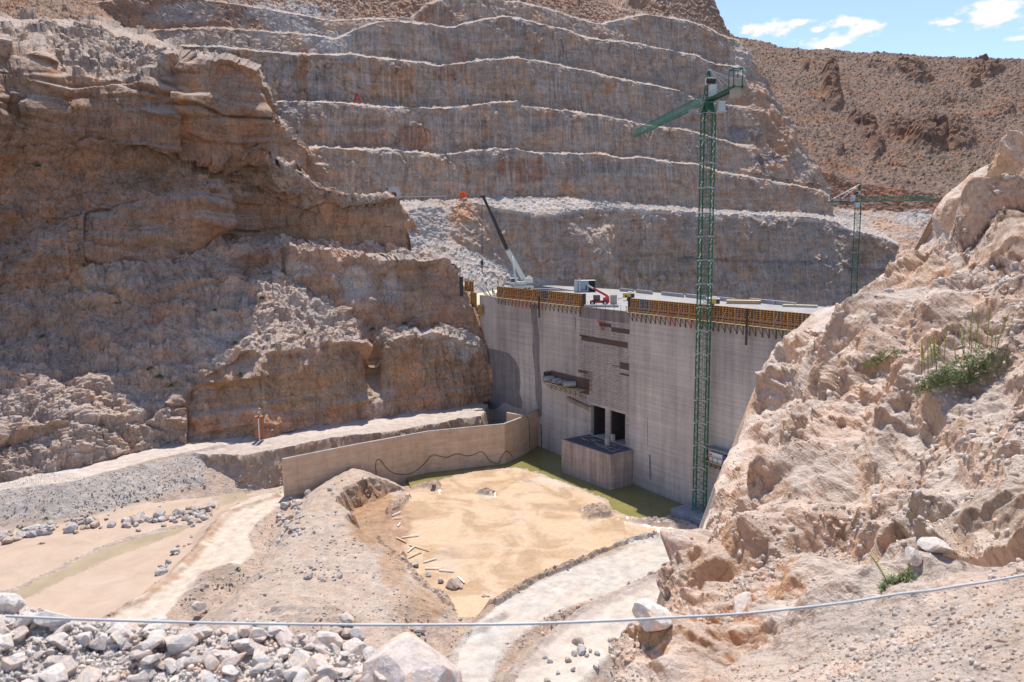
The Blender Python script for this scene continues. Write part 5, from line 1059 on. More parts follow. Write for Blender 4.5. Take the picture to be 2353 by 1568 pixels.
# slack rope below the jib
m=MB(); a=Oj+jt*38; b=Oj+jt*22; m.tube([a*(1-t)+b*t-np.array((0,0,14*t*(1-t)*.95)) for t in np.linspace(0,1,14)],.04,4); attach(m.build('slack_rope',M_GALV),cr1)
m=MB(); cs=[PZ(1540,1168,sz0),PZ(1588,1155,sz0),PZ(1650,1165,sz0),PZ(1650,1196,sz0),PZ(1612,1196,sz0)]
sp=[(1541,1168),(1590,1154.5),(1665,1168),(1662,1200),(1614,1196)]; poly=[tuple(PZ(u,v,sz0)[:2]) for u,v in sp]
m.prism(poly,-54,sz0); tag(m.build('crane_base_slab',M_GREYC,bevel=.04),'grey concrete slab in the water carrying the green tower crane','concrete slab')
pf=PY(1960.5,700,272.); zt2=float(PY(1972,478,272.)[2]); ap2=float(PY(1974,424,272.)[2])
tower_crane('smaller distant green tower crane with its jib pointing right',(pf[0],pf[1],-27.),zt2,1.9,5.2,math.radians(45+22),(1,.08),29.5,.012,10.8,ap2-zt2,leg=.11,cw=(2.4,1.9),truss_h=1.5,trolley=.12,logo=True,jw=2.)
# ================================================================ mobile crane on the deck
yb_=PZ(1190,671,ZC+.05)[1]
def MP(u,v,y=None): return PY(u,v,yb_ if y is None else y)
mc=empty('mobile_crane','white mobile crane with a long half black telescopic boom parked on the dam deck','mobile crane',MP(1190,671))
g=MP(1192,671); m=MB(); ax_=np.array((1,.25,0)); ax_/=np.linalg.norm(ax_); ay=np.array((-ax_[1],ax_[0],0)); AX=(ax_,ay,(0,0,1)); zg=ZC+.06
gb=np.array((g[0],g[1],zg))
m.box(gb+(0,0,1.15),(8.6,2.5,.7),AX); m.box(gb+ax_*-3.6+(0,0,1.6),(1.6,2.4,.4),AX); m.box(gb+ax_*1+(0,0,1.7),(5.,2.3,.5),AX); attach(m.build('carrier',M_CREAM,bevel=.05),mc)
m=MB()
for k in (-3,3):
    for s_ in (-1,1): m.box(gb+ax_*k+ay*s_*2.2+(0,0,.75),(.4,2.6,.25),AX); m.box(gb+ax_*k+ay*s_*3.2+(0,0,.3),(.9,.9,.15),AX); m.cyl(gb+ax_*k+ay*s_*3.2+(0,0,.35),gb+ax_*k+ay*s_*3.2+(0,0,1.),.12)
attach(m.build('outrigger',M_CREAM),mc)
for k in (-2.4,-.9,1.6,3.0):
    for s_ in (-1,1): m=MB(); m.cyl(gb+ax_*k+ay*s_*.95+(0,0,.6),gb+ax_*k+ay*s_*1.3+(0,0,.6),.6,n=16); attach(m.build('wheel',M_TYRE),mc)
m=MB(); sup=gb+(0,0,2.6); m.box(sup,(4.2,2.3,.8),AX); m.box(gb+ax_*3.0+(0,0,3.3),(2.2,2.4,1.5),AX); m.box(gb+ax_*3.2+(0,0,4.3),(1.,1.,.6),AX); attach(m.build('superstructure',M_CREAM,bevel=.05),mc)
m=MB(); m.box(gb-ax_*1.9+(0,0,3.3)-ay*.5,(1.7,1.2,1.7),AX); cb=attach(m.build('operator_cab',M_WHITE,bevel=.06),mc)
m=MB(); m.box(gb-ax_*1.9+(0,0,3.5)-ay*1.12,(1.4,.05,.95),AX); m.box(gb-ax_*2.77+(0,0,3.5)-ay*.5,(.05,1.,1.0),AX); w_=m.build('window',M_GLASS); attach(w_,mc)
B0=MP(1203,641,yb_-.5); B1=MP(1165,574,yb_-1.5); B2=MP(1153.5,546,yb_-1.7); B3=MP(1131,497,yb_-2.5); B4=MP(1110,452,yb_-3)
m=MB(); m.bar(B0,B1,1.05,1.35); attach(m.build('boom_base_section',M_CREAM,bevel=.06),mc)
for a,b,w_ in ((B1+(B0-B1)*.03,B3+(B1-B3)*.42,.88),(B3+(B1-B3)*.44,B3+(B3-B1)*.0,.74),(B3,B4,.60)):
    m=MB(); m.bar(a,b,w_,w_*1.15); m.bar(a,a+(b-a)*.02,w_*1.25,w_*1.4); attach(m.build('boom_section',flat_mat('black_boom_paint',(.018,.02,.018),.4)),mc)
m=MB(); m.box(B4,(1.3,.7,.5)); m.cyl(B4-(.5,.3,.1),B4-(.5,-.3,.1),.3,n=10); attach(m.build('boom_head',M_DARKSTEEL),mc)
m=MB(); m.cyl(MP(1187,655,yb_-1.2),MP(1176,588,yb_-1.8),.24,n=10); m.cyl(MP(1187,655,yb_-1.2),MP(1182,624,yb_-1.5),.34,n=10); attach(m.build('lift_cylinder',M_WHITE,smooth=True),mc)
hk=MP(1107.5,600,yb_-3); m=MB(); m.cyl(B4-(.45,0,0),hk-(.15,0,0),.035,n=4); m.cyl(B4-(.15,0,0),hk+(.15,0,0),.035,n=4); attach(m.build('hoist_rope',M_DARKSTEEL),mc)
m=MB(); m.box(hk+(0,0,-.5),(.8,.5,1.3)); m.cyl(hk+(0,0,-1.1),hk+(0,0,-3.6),.14,n=6); attach(m.build('hook_block',M_DARKSTEEL),mc)
# ================================================================ telehandler
yt=PZ(1375,702,ZC+.05)[1]
def TP(u,v,dy=0): return PY(u,v,yt+dy)
th_=empty('telehandler','red telehandler with raised boom parked in the gap between the formwork runs','telehandler',PZ(1378,702,ZC+.05))
g=PZ(1376,702,ZC+.05); g=np.array((g[0],g[1],ZC+.05)); ax_=np.array((1,-.18,0)); ax_/=np.linalg.norm(ax_); ay=np.array((-ax_[1],ax_[0],0)); AX=(ax_,ay,(0,0,1))
m=MB(); m.box(g+(0.2,0,.85),(4.4,1.5,.55),AX); m.box(g+ax_*1.7+(0,0,1.25),(1.4,2.0,1.1),AX); m.box(g+ax_*1.9+(0,0,1.95),(.8,1.5,.5),AX); attach(m.build('chassis',M_RED,bevel=.05),th_)
for k in (-1.4,1.5):
    for s_ in (-1,1):
        m=MB(); a=g+ax_*k+ay*s_*.75+(0,0,.6); m.cyl(a,a+ay*s_*.42,.6,n=18); wh=attach(m.build('wheel',M_TYRE,smooth=False),th_); m=MB(); m.cyl(a+ay*s_*.40,a+ay*s_*.44,.28,n=12); attach(m.build('rim',M_WHITE),wh) if False else attach(m.build('wheel_rim',M_WHITE),th_)
m=MB(); m.box(g-ax_*.45-ay*.45+(0,0,1.75),(1.5,.95,1.35),AX); cb=attach(m.build('cab',M_DARKSTEEL,bevel=.06),th_)
m=MB(); m.box(g-ax_*.45-ay*.94+(0,0,1.95),(1.25,.03,.8),AX); m.box(g-ax_*1.21-ay*.45+(0,0,1.95),(.03,.8,.85),AX); attach(m.build('cab_window',M_GLASS),th_)
m=MB(); m.box(g-ax_*.45-ay*.45+(0,0,2.45),(1.6,1.05,.08),AX); attach(m.build('cab_roof',M_WHITE),th_)
b0_=g+ax_*2.0+ay*.3+(0,0,2.1); b1_=g-ax_*2.6+ay*.3+(0,0,4.6); 
m=MB(); m.bar(b0_,b0_+(b1_-b0_)*.72,.42,.5); attach(m.build('boom',M_RED,bevel=.03),th_); m=MB(); m.bar(b0_+(b1_-b0_)*.6,b1_,.3,.36); attach(m.build('boom_extension',M_WHITE,bevel=.02),th_)
m=MB(); m.box(b1_-ax_*.3+(0,0,-.5),(.3,1.3,1.1),AX)
for s_ in (-.4,.4): m.box(b1_-ax_*.9+ay*s_+(0,0,-1.),(1.2,.14,.08),AX)
attach(m.build('fork_carriage',M_DARKSTEEL),th_)
# pale concrete stand beside it, tank beneath
p=PZ(1410,701,ZC+.05); m=MB(); m.box(p+(0,0,1.15),(1.5,.5,2.3)); m.box(p+(0,0,.1),(1.7,1.2,.2)); tag(m.build('concrete_stand',conc('pale_stand',(.42,.37,.33),.1),bevel=.03),'upright pale concrete slab standing right of the telehandler','slab')
p=PZ(1375,706,ZC+.05); m=MB(); m.cyl(p+(-3.2,.3,.3),p+(4.4,-1,.3),.3,n=10); tag(m.build('steel_tube',M_GREYC),'grey concrete tube lying in front of the telehandler wheels','tube')
# ================================================================ compressors
def compressor(u,v,label,sunk=0.):
    g=PZ(u,v,ZC+.05); g=np.array((g[0],g[1],ZC+.05-sunk)); ax_=np.array((1,-.25,0)); ax_/=np.linalg.norm(ax_); ay=np.array((-ax_[1],ax_[0],0)); AX=(ax_,ay,(0,0,1)); r=empty('compressor',label,'compressor',g,group='yellow mobile compressors on the deck')
    m=MB(); m.box(g+(0,0,1.25)-ax_*.3,(2.0,1.5,1.0),AX); attach(m.build('body',M_YEL,bevel=.06),r); m=MB(); m.box(g+(0,0,1.3)+ax_*1.05,(.75,1.45,1.1),AX); m.box(g+(0,0,1.1)-ay*.76-ax_*.5,(.5,.02,.5),AX); attach(m.build('grille',M_DARKSTEEL),r)
    m=MB(); m.box(g+(0,0,1.85),(2.9,1.55,.28),AX); m.box(g+(0,0,2.1)+ax_*.3,(1.1,.8,.25),AX); attach(m.build('hood',M_CREAM,bevel=.05),r)
    for s_ in (-1,1): m=MB(); a=g+ay*s_*.7+(0,0,.38); m.cyl(a,a+ay*s_*.22,.38,n=14); attach(m.build('wheel',M_TYRE),r)
    m=MB(); m.bar(g-ax_*1.3+(0,0,.6),g-ax_*2.6+(0,0,.4),.1); m.bar(g-ax_*2.5+(0,0,.5),g-ax_*2.5+(0,0,0),.08); attach(m.build('tow_bar',M_DARKSTEEL),r)
compressor(1444,691,'yellow mobile compressor standing at the left end of the right formwork run'); compressor(1638,706,'yellow compressor mostly hidden behind the middle of the right formwork run',0)
# ================================================================ site container
g=PZ(1351,671,ZC+.05); g=np.array((g[0],g[1],ZC+.05)); r=empty('site_container','open fronted blue grey corrugated container at the back of the deck','container',g)
yc_=g[1]; ax_=np.array((1,.1,0)); ax_/=np.linalg.norm(ax_); ay=np.array((-ax_[1],ax_[0],0)); AX=(ax_,ay,(0,0,1)); W,D,Hh=5.2,2.6,3.3; g0_=g+ax_*-.6
M_CORR=flat_mat('blue_grey_corrugated',(.30,.36,.44),.45,.4,.12); m=MB()
for k in range(13): m.box(g0_+ax_*(-W/2+.15+k*.24)-ay*(D/2)+(0,0,Hh/2),(.14,.06,Hh),AX)
m.box(g0_-ax_*(W/2-1.55)-ay*(D/2-.06)+(0,0,Hh/2),(3.1,.05,Hh),AX); m.box(g0_+ay*D/2+(0,0,Hh/2),(W,.06,Hh),AX); m.box(g0_-ax_*W/2+(0,0,Hh/2),(.06,D,Hh),AX); m.box(g0_+ax_*W/2+(0,0,Hh/2),(.06,D,Hh),AX); attach(m.build('wall',M_CORR),r)
m=MB(); m.box(g0_+(0,0,Hh+.05),(W+.2,D+.3,.1),AX); attach(m.build('roof',M_WHITE),r); m=MB(); m.box(g0_+ax_*1.8+ay*.6+(0,0,Hh/2),(1.6,.1,Hh-.3),AX); attach(m.build('dark_interior',M_DARKSTEEL),r)
m=MB(); m.box(g0_-ax_*(W/2+.5)-ay*.8+(0,0,Hh/2+.1),(1.0,.8,Hh+.3),AX); m.box(g0_-ax_*(W/2-.4)-ay*(D/2+.4)+(0,0,Hh/2+.4),(.5,.3,Hh+.6),AX); tag(m.build('steel_cabinet',M_GALV,bevel=.03),'tall pale grey cabinet leaning against the left side of the container','cabinet')
# ================================================================ generator cabin on a bracket platform, right of the near crane
s0,z0=dsz(1636,1048); s1,z1=dsz(1700,1080); zg=z0-.3
gp=empty('generator_platform','white and blue generator box on a bracket platform bolted low on the dam face','generator',dpt(s0,0,zg))
m=MB(); dbox(m,s0-.3,s1+1,0,2.3,zg-.15,zg); attach(m.build('platform',M_WOOD),gp); 
for k in range(6): s=s0+k*1.1; m=MB(); m.bar(dpt(s,.05,zg-1.9),dpt(s,2.2,zg-.2),.1); m.bar(dpt(s,.1,zg-1.9),dpt(s,.1,zg-.1),.1); m.bar(dpt(s,2.2,zg-.3),dpt(s,2.2,zg+1.),.07); attach(m.build('bracket',M_DARKSTEEL),gp)
m=MB(); dbox(m,s0+1.0,s0+4.2,.6,1.9,zg+.02,zg+1.75); attach(m.build('generator_box',M_WHITE,bevel=.04),gp); m=MB(); dbox(m,s0+4.22,s0+6.,.6,1.9,zg+.02,zg+1.7); attach(m.build('blue_end',flat_mat('blue_panel',(.05,.10,.30),.5)),gp)
m=MB(); dbox(m,s0+.3,s0+6.5,.3,2.2,zg+2.3,zg+2.4); 
for k in range(5): dbox(m,s0+.2,s0+6.6,.3+k*.42,.4+k*.42,zg+2.42,zg+2.5)
attach(m.build('canopy',M_PLANK),gp); m=MB(); dbox(m,s0+.2,s0+6.5,2.2,2.25,zg+.85,zg+1.05); attach(m.build('guard_board',flat_mat('orange_board',(.45,.22,.12),.8)),gp)
m=MB(); dbox(m,s0+1.2,s0+1.7,1.905,1.92,zg+1.2,zg+1.4); attach(m.build('vent',M_DARKSTEEL),gp)
# ================================================================ deck odds and ends
def timber(u,v,l,w_,h,lb,mat,ang=None,n=4):
    p=PZ(u,v,ZC+.06); a=DT if ang is None else np.array((math.cos(ang),math.sin(ang),0)); b=np.array((-a[1],a[0],0)); m=MB()
    for k in range(n): m.box(p+(0,0,h*(k+.5)/n)+b*(.06*(k%2)),(l*(1-.05*(k%3)),w_,h/n*.86),(a,b,(0,0,1)))
    return tag(m.build('timber_stack',mat),lb,'stack')
timber(1708,698,7.5,2.6,.8,'stack of pale boards at the back edge of the deck above the right run',M_WOOD,-.35)
timber(1838,706,7,1.6,.5,'low stack of pale beams at the far right of the deck',flat_mat('pale_beams',(.52,.44,.33),.8),-.5)
timber(1250,667,9,1.4,.45,'long pale bundle lying behind the left formwork run',M_GREYC,-.12,3)
timber(1290,669,8,.7,.3,'grey beam lying behind the right half of the left formwork run',M_GREYC,-.25,2)
bl=[(1480,675,8),(1545,681,10),(1600,686,9),(1662,692,9),(1752,697,9),(1800,702,8),(1440,671,7)]
for i,(u,v,l) in enumerate(bl):
    p=PZ(u,v,ZC+.06); q2=PZ(u+14,v+1.6,ZC+.06); a=(q2-p)[:2]; a/=np.linalg.norm(a); a=np.array((a[0],a[1],0)); m=MB(); m.box(p+(0,0,.45),(l,.6,.9),(a,(-a[1],a[0],0),(0,0,1))); tag(m.build('concrete_kerb',M_GREYC,bevel=.03),'grey concrete kerb length along the upstream edge of the deck','kerb','kerb lengths along the deck back edge')
m=MB(); p=PZ(1232,641,-12); 
for k in range(4): m.bar(p+(k*.9,0,0),p+(k*.9+.1,0,1.4),.1)
# guard rail steel bars fence at the back of the deck
m=MB()
for k in range(26): p=PZ(1262+k*1.9,659,ZC+.05); m.bar(p,p+(0,0,1.2),.05)
for h in (.4,.8,1.2): m.bar(PZ(1262,659,ZC+.05)+(0,0,h),PZ(1310,659,ZC+.05)+(0,0,h),.05)
tag(m.build('mesh_fence',M_RUST),'low rusty mesh fence at the foot of the quarry wall','fence')
# ================================================================ people
def person(u,v,z,shirt,trous,hat,label,pose=0,rot=0.):
    p=PZ(u,v,z); r_=empty('person',label,'person',p)
    J={'pel':(0,0,.95),'ch':(0,.03,1.3),'nk':(0,.03,1.48),'hd':(0,.02,1.62),'ht':(0,.0,1.74)}
    verts=[(0,0,.95),(0,.0,1.15),(0,0,1.35),(0,0,1.50),(0,-.01,1.60),(0,-.02,1.72),(.19,0,1.42),(.27,-.02,1.15),(.27,-.2,.98) if pose else (.28,-.05,.90),(-.19,0,1.42),(-.27,-.02,1.15),(-.24,-.22,1.02) if pose else (-.28,-.05,.90),(.10,0,.9),(.12,-.03,.5),(.13,.02,.08),(.13,-.14,.04),(-.10,0,.9),(-.13,.02,.5),(-.15,.05,.08),(-.15,-.11,.04)]
    ed=[(0,1),(1,2),(2,3),(3,4),(4,5),(2,6),(6,7),(7,8),(2,9),(9,10),(10,11),(0,12),(12,13),(13,14),(14,15),(0,16),(16,17),(17,18),(18,19)]
    rad=[.14,.13,.16,.06,.10,.085,.07,.052,.04,.07,.052,.04,.09,.07,.05,.045,.09,.07,.05,.045]
    me=bpy.data.meshes.new('body'); me.from_pydata(verts,ed,[]); o=bpy.data.objects.new('body',me); COL.objects.link(o)
    md=o.modifiers.new('s','SKIN'); me.skin_vertices[0].data.foreach_set('radius',[x for r1 in rad for x in (r1,r1)]); me.skin_vertices[0].data[0].use_root=True; o.modifiers.new('d','SUBSURF').levels=1; o.modifiers['d'].render_levels=1
    me.materials.append(flat_mat('workwear_'+trous[0],trous[1],.85)); o.parent=r_
    m=MB(); m.cyl((0,0,1.0),(0,0,1.46),.175,.19,n=12); v_=m.build('vest',flat_mat('vest_'+shirt[0],shirt[1],.7),r_); v_.scale=(1,.72,1)
    m=MB(); m.cyl((0,-.01,1.66),(0,-.01,1.72),.14,.125,n=12); m.cyl((0,-.01,1.72),(0,-.01,1.80),.125,.05,n=12); m.build('helmet',flat_mat('helmet_'+hat[0],hat[1],.4),r_)
    m=MB(); m.box((0,-.09,1.60),(.13,.05,.15)); m.build('face',flat_mat('skin',(.30,.17,.11),.7),r_,bevel=.02); r_.rotation_euler=(0,0,rot); return r_
person(1134.8,681,ZC+.06,('lime',(.55,.75,.08)),('navy',(.03,.04,.08)),('yellow',(.75,.65,.08)),'worker in a bright lime vest bending over the edge beside the left formwork run',1,.4)
person(1131.5,676,ZC+.06,('dark',(.04,.05,.04)),('black',(.03,.03,.03)),('dim',(.2,.2,.1)),'worker in dark clothes standing just behind the lime vested worker',0,1.2)
# ================================================================ tunnel portal, orange bin, road barrier, letter
yp=yB(905,0)-1.2; p=PY(905,457,yp); r=empty('tunnel_portal','pale concrete tunnel portal with an arched opening at the foot of the quarry wall','tunnel portal',p)
w2=1.95; H_=3.5; a0_=.95; hs=1.25
m=MB(); V=[];Fc=[]
arc=[(-a0_,0)]+[(-a0_,hs)]+[(a0_*math.cos(t),hs+a0_*math.sin(t)) for t in np.linspace(math.pi,0,13)[1:-1]]+[(a0_,hs),(a0_,0)]
outr=[(-w2,0),(-w2,hs)]+[(-w2+ (w2*2)*(i/12.),H_) if 0<i<12 else (0,0) for i in range(13)][1:-1]+[(w2,hs),(w2,0)]
outr[1]=(-w2,H_*.5); outr[-2]=(w2,H_*.5)
for (x,z),(X_,Z_) in zip(arc,outr):
    V+=[p+(x,-.4,z),p+(X_,-.4,Z_),p+(x,3,z),p+(X_,3,Z_)]
for i in range(len(arc)-1): a=4*i;b=a+4; Fc+=[(a,b,b+1,a+1),(a,a+2,b+2,b),(a+1,b+1,b+3,a+3)]
m.add(V,Fc); m.mm(p+(-w2,-.4,H_-.01+.0),p+(w2,3,H_+.25)); attach(m.build('frame',conc('portal_concrete',(.50,.48,.46),.15)),r)
m=MB(); V=[p+(x,1.2,z) for x,z in arc]; m.add(V,[tuple(range(len(V)))]); attach(m.build('dark_opening',flat_mat('tunnel_shade',(.10,.11,.13),.9)),r)
yo=yB(1062,0)-4; p=PY(1062,454,yo); m=MB(); m.box(p+(0,0,.9),(1.8,1.6,1.7)); m.mm(p+(.9,-.8,0),p+(1.7,.8,1.4)); r=tag(m.build('orange_bin',flat_mat('orange_bin_paint',(.75,.10,.015),.5),bevel=.05),'bright orange steel bin half behind gravel on the quarry road','bin')
m=MB(); m.mm(p+(-.2,-.86,.2),p+(.0,-.81,1.4)); m.mm(p+(.4,-.86,.2),p+(.55,-.81,1.4)); attach(m.build('rib',flat_mat('dark_orange',(.3,.04,.01))),r)
m=MB(); us=np.arange(700,1030,6.); zb_=[PY(u,np.interp(u,(700,760,884,1030),(459,460,460,457.5)),yB(u,-3.5)) for u in us]
for a,b in zip(zb_[:-1],zb_[1:]): m.bar(a+(0,0,.9),b+(0,0,.9),.08,.35)
for a in zb_[::2]: m.bar(a-(0,0,.6),a+(0,0,1.),.12)
tag(m.build('road_barrier',flat_mat('weathered_barrier',(.42,.36,.30),.7)),'long weathered guard barrier along the quarry road below the tunnel portal','barrier')
M_REDL=flat_mat('red_wall_paint',(.42,.05,.04),.8,0,.3,3)
def onw(u,v): return PY(u,v,yB(u,19)-1.6)
L_=[[(811,236),(818,214),(821,214),(814.5,236)],[(819,214),(822,214),(831,236),(827.5,236)],[(816,227),(824.5,227),(825.5,229.5),(815.5,229.5)]]
m=MB()
for pl_ in L_:
    n0=len(pl_); V=[onw(u,v) for u,v in pl_]+[onw(u,v)+(0,.9,0) for u,v in pl_]; m.add(V,[tuple(range(n0)),tuple(range(n0,2*n0))[::-1]]+[(i,(i+1)%n0,n0+(i+1)%n0,n0+i) for i in range(n0)])
tag(m.build('painted_letter',M_REDL),'large red letter A marked on the quarry wall','letter')
# rusty formwork pier by the cliff road
p=PZ(597,1005,-44.2); m=MB(); m.mm(p+(-.9,-.5,0),p+(-.1,.5,5.0)); m.mm(p+(.25,-.5,0),p+(1.0,.5,5.0)); m.bar(p+(.5,-.7,0),p+(.5,-.7,4.9),.3); pr=m.build('steel_shutter',flat_mat('rusty_orange_shutter',(.38,.16,.08),.8,0,.25,2)); tag(pr,'rusty orange steel shutter column beside the cliff foot road','column')
m=MB(); m.bar(p+(-.3,-.6,2.4),p+(-3.6,-1.2,.1),.12); attach(m.build('brace',M_DARKSTEEL),pr); m=MB(); m.mm(p+(.1,-.95,-.6),p+(.35,-.8,4.6)); attach(m.build('white_post',M_WHITE),pr)
# ================================================================ loose planks, boards in the pit
for i,(u,v,a,l,lb) in enumerate(((915,1166,1.4,2.2,'white board standing at the left edge of the mud pit'),(911,1180,.9,2.2,'grey board lying by the scarp at the left of the mud pit'),(912,1190,.3,1.8,'pair board lying flat at the left corner of the mud'),(917,1205,1.5,1.6,'short wide pale board on the left edge of the mud'),(922,1240,-.8,3.0,'yellow plank on the mud left edge'),(943,1232,.3,3.,'grey plank half sunk in the mud'),(963,1258,-.6,4.4,'long yellow plank pointing to the mud'),(952,1275,.9,3.4,'yellow plank below the long one'),(944,1262,1.2,2.2,'small white board among wet stones'),(988,1287,.6,2.4,'thin pale plank near the boulders'),(995,1306,-.1,2.6,'plank lying just above the boulders'),(1026,1311,-.2,2.4,'plank lying right of the boulders'),(1060,1332,-1.1,2.6,'broad white board at the lower mud corner'),(1660-60,1175+14,.7,3.6,'yellow plank leaning on the crane slab edge'))):
    p=PZ(u,v,-51.15 if i<13 else -50.9); d_=np.array((math.cos(a),math.sin(a),.03)); m=MB(); m.bar(p-d_*l/2,p+d_*l/2,.30,.06); tag(m.build('plank',M_WOOD if 'yellow' in lb else flat_mat('bleached_board',(.55,.50,.45),.8)),lb,'plank')
# ================================================================ cable across the foreground
cp=[(14,1416),(200,1424),(500,1432),(800,1436),(1000,1436),(1200,1434),(1400,1427),(1550,1419),(1700,1411),(1850,1396),(1950,1384),(2000,1376),(2060,1366),(2100,1361),(2140,1357),(2200,1347),(2280,1335),(2440,1306)]
pts=spline([PY(u,v,2.75+.00035*max(0,u-1300)) for u,v in cp],8); m=MB(); m.tube(pts,.0055,8); tag(m.build('cable',flat_mat('pale_grey_cable',(.55,.54,.53),.45,0,.03),smooth=True),'pale grey cable stretched across the whole foreground','cable')
# ================================================================ boulders
def boulder_mesh(name,seed,mat,sub=3,ax=(1,1,1),cut=9,depth=.80):
    r=np.random.default_rng(seed); bm=bmesh.new(); bmesh.ops.create_icosphere(bm,subdivisions=sub,radius=1.); V=np.array([v.co[:] for v in bm.verts])
    for _ in range(cut):
        n=r.normal(size=3); n/=np.linalg.norm(n); h=r.uniform(.45,depth); dd=V@n; over=np.maximum(0,dd-h); V-=n*over[:,None]*.93
    V*=np.array(ax); nrm=V/np.linalg.norm(V,axis=1,keepdims=True); V+=nrm*(.05*fbm(V*2.2+seed,4,seed,.6))[:,None]
    V[:,2]-=V[:,2].min()*.0
    for v,c in zip(bm.verts,V): v.co=c
    me=bpy.data.meshes.new(name); bm.to_mesh(me); bm.free(); me.materials.append(mat); at=me.color_attributes.new('Col','FLOAT_COLOR','POINT'); 
    n=len(me.vertices); c=np.ones((n,4),np.float32); at.data.foreach_set('color',c.ravel()); return me
def bmat(nm,col,s=3.): 
    m=rock_mat(nm,s,.6,.25,.15,speck=.15); nt_=m.node_tree
    for nd in nt_.nodes:
        if nd.type=='ATTRIBUTE' and nd.attribute_name=='Col':
            rgb=nt_.nodes.new('ShaderNodeRGB'); rgb.outputs[0].default_value=(*col,1)
            for l in list(nt_.links):
                if l.from_node==nd and l.from_socket.name=='Color': nt_.links.new(rgb.outputs[0],l.to_socket)
    return m
BM=[bmat('boulder_limestone_%s'%n,c,1.2) for n,c in (('pale',(.50,.44,.39)),('grey',(.45,.41,.375)),('warm',(.48,.38,.30)))]
BMESH=[boulder_mesh('boulder',100+i,BM[i%3],2,((1,.8,.65),(1,.9,.8),(.9,1,.7))[i%3]) for i in range(9)]
FM=[bmat('stone_%s'%n,c,14.) for n,c in (('white',(.66,.60,.54)),('pinkish',(.62,.52,.45)),('greyish',(.60,.55,.50)))]
FMESH=[boulder_mesh('stone',200+i,FM[i%3],3,((1,.75,.5),(1,.85,.62),(.85,1,.55),(1.25,.7,.55))[i%4],13,.68) for i in range(12)]
def putstone(name,me,p,size,label,cat,group=None,rng=None):
    o=bpy.data.objects.new(name,me); COL.objects.link(o); o.location=tuple(map(float,p)); o.rotation_euler=(rng.uniform(-.5,.5),rng.uniform(-.5,.5),rng.uniform(0,6.28)); o.scale=(size*rng.uniform(.85,1.15),)*3; return tag(o,label,cat,group)
# ground height lookup
def gz(x,y):
    i=np.clip(((np.asarray(y)-gy[0])/.34).round().astype(int),0,len(gy)-1); j=np.clip(((np.asarray(x)-gx[0])/.34).round().astype(int),0,len(gx)-1); return H2[i,j]
def onground(u,v):
    z=-50.
    for _ in range(6): p=PZ(u,v,z); z=float(gz(p[0],p[1]))
    return PZ(u,v,z)
r=random.Random(21)
spec=[(1040,1349,1.7,'big white boulder, largest of the row below the mud pit'),(1013,1338,.9,'rounded boulder just left of the biggest white one below the mud pit'),(983,1324,1.0,'two faced boulder in the middle of the row below the mud pit'),(955,1302,1.0,'pale boulder second from the left in the row below the mud pit'),(926,1285,.9,'leftmost boulder of the row along the mud pit edge'),(652,1163,1.1,'round boulder at the free end of the retaining wall'),(709,1330,1.0,'pale squarish boulder on the gravel mound'),(1058,1352,.7,'brownish boulder touching the biggest white one on its right'),(457,1400,1.5,'tall grey boulder beside the haul road heap'),(600,1325,.6,'small dark boulder alone on the gravel mound'),(995,1114,1.0,'grey boulder at the upper left edge of the mud'),(795,1430,1.8,'long pale boulder with its top above the cable'),(770,1462,1.5,'brown boulder left under the long pale one'),(797,1462,1.3,'rounded boulder right under the long pale one'),(820,1470,1.4,'tan boulder pressed against the mound foot'),(783,1488,1.4,'lowest boulder of the stack by the mound foot'),(806,1495,1.2,'small boulder at the foot of the stack'),(960,1450,1.4,'flat pale rock slab on the mound rim'),(610,1452,1.0,'white rock on the mound just below the cable')]
for u,v,s,lb in spec: p=onground(u,v); putstone('boulder',r.choice(BMESH),p+(0,0,s*.25),s*.8,lb,'boulder',None,r)
def line(pts,n,smin,smax,label,group,spread=4,sv=3):
    pts=np.array(pts,float); ls_=np.r_[0,np.cumsum(np.hypot(np.diff(pts[:,0]),np.diff(pts[:,1])))]
    for i in range(n):
        t=r.random()*ls_[-1]; u=np.interp(t,ls_,pts[:,0])+r.gauss(0,spread); v=np.interp(t,ls_,pts[:,1])+r.gauss(0,sv); s=smin+(smax-smin)*r.random()**2.2; p=onground(u,v); putstone('boulder',r.choice(BMESH),p+(0,0,s*.2),s*.75,label,'boulder',group,r)
line([(0,1245),(60,1225),(150,1210),(250,1208),(330,1200),(420,1190),(470,1175)],128,.8,2.1,'pale boulder in the riprap bank above the river','riprap boulders above the river',9,8)
line([(480,1175),(440,1210),(420,1260),(385,1290),(360,1320)],26,.5,1.6,'pale boulder on the bank between river and haul road','boulders between river and haul road',6,5)
line([(755,1085),(720,1130),(690,1150),(650,1190),(690,1200),(640,1240)],60,.45,1.3,'pale boulder tumbled down the left flank of the mound','boulders on the left flank of the mound',14,12)
line([(690,1310),(740,1330),(770,1320)],16,.35,.9,'small pale boulder clustered on top of the mound','boulders clustered on the mound top',16,9)
line([(1250,1540),(1350,1500),(1440,1480)],20,.5,1.2,'rough pale boulder on the slope below the upper ramp','boulders below the upper ramp',20,14)
line([(1100,1380),(1160,1360),(1300,1300),(1380,1265)],16,.25,.6,'small brown stone on the berm between the mud and the lower ramp','stones on the berm of the lower ramp',4,3)
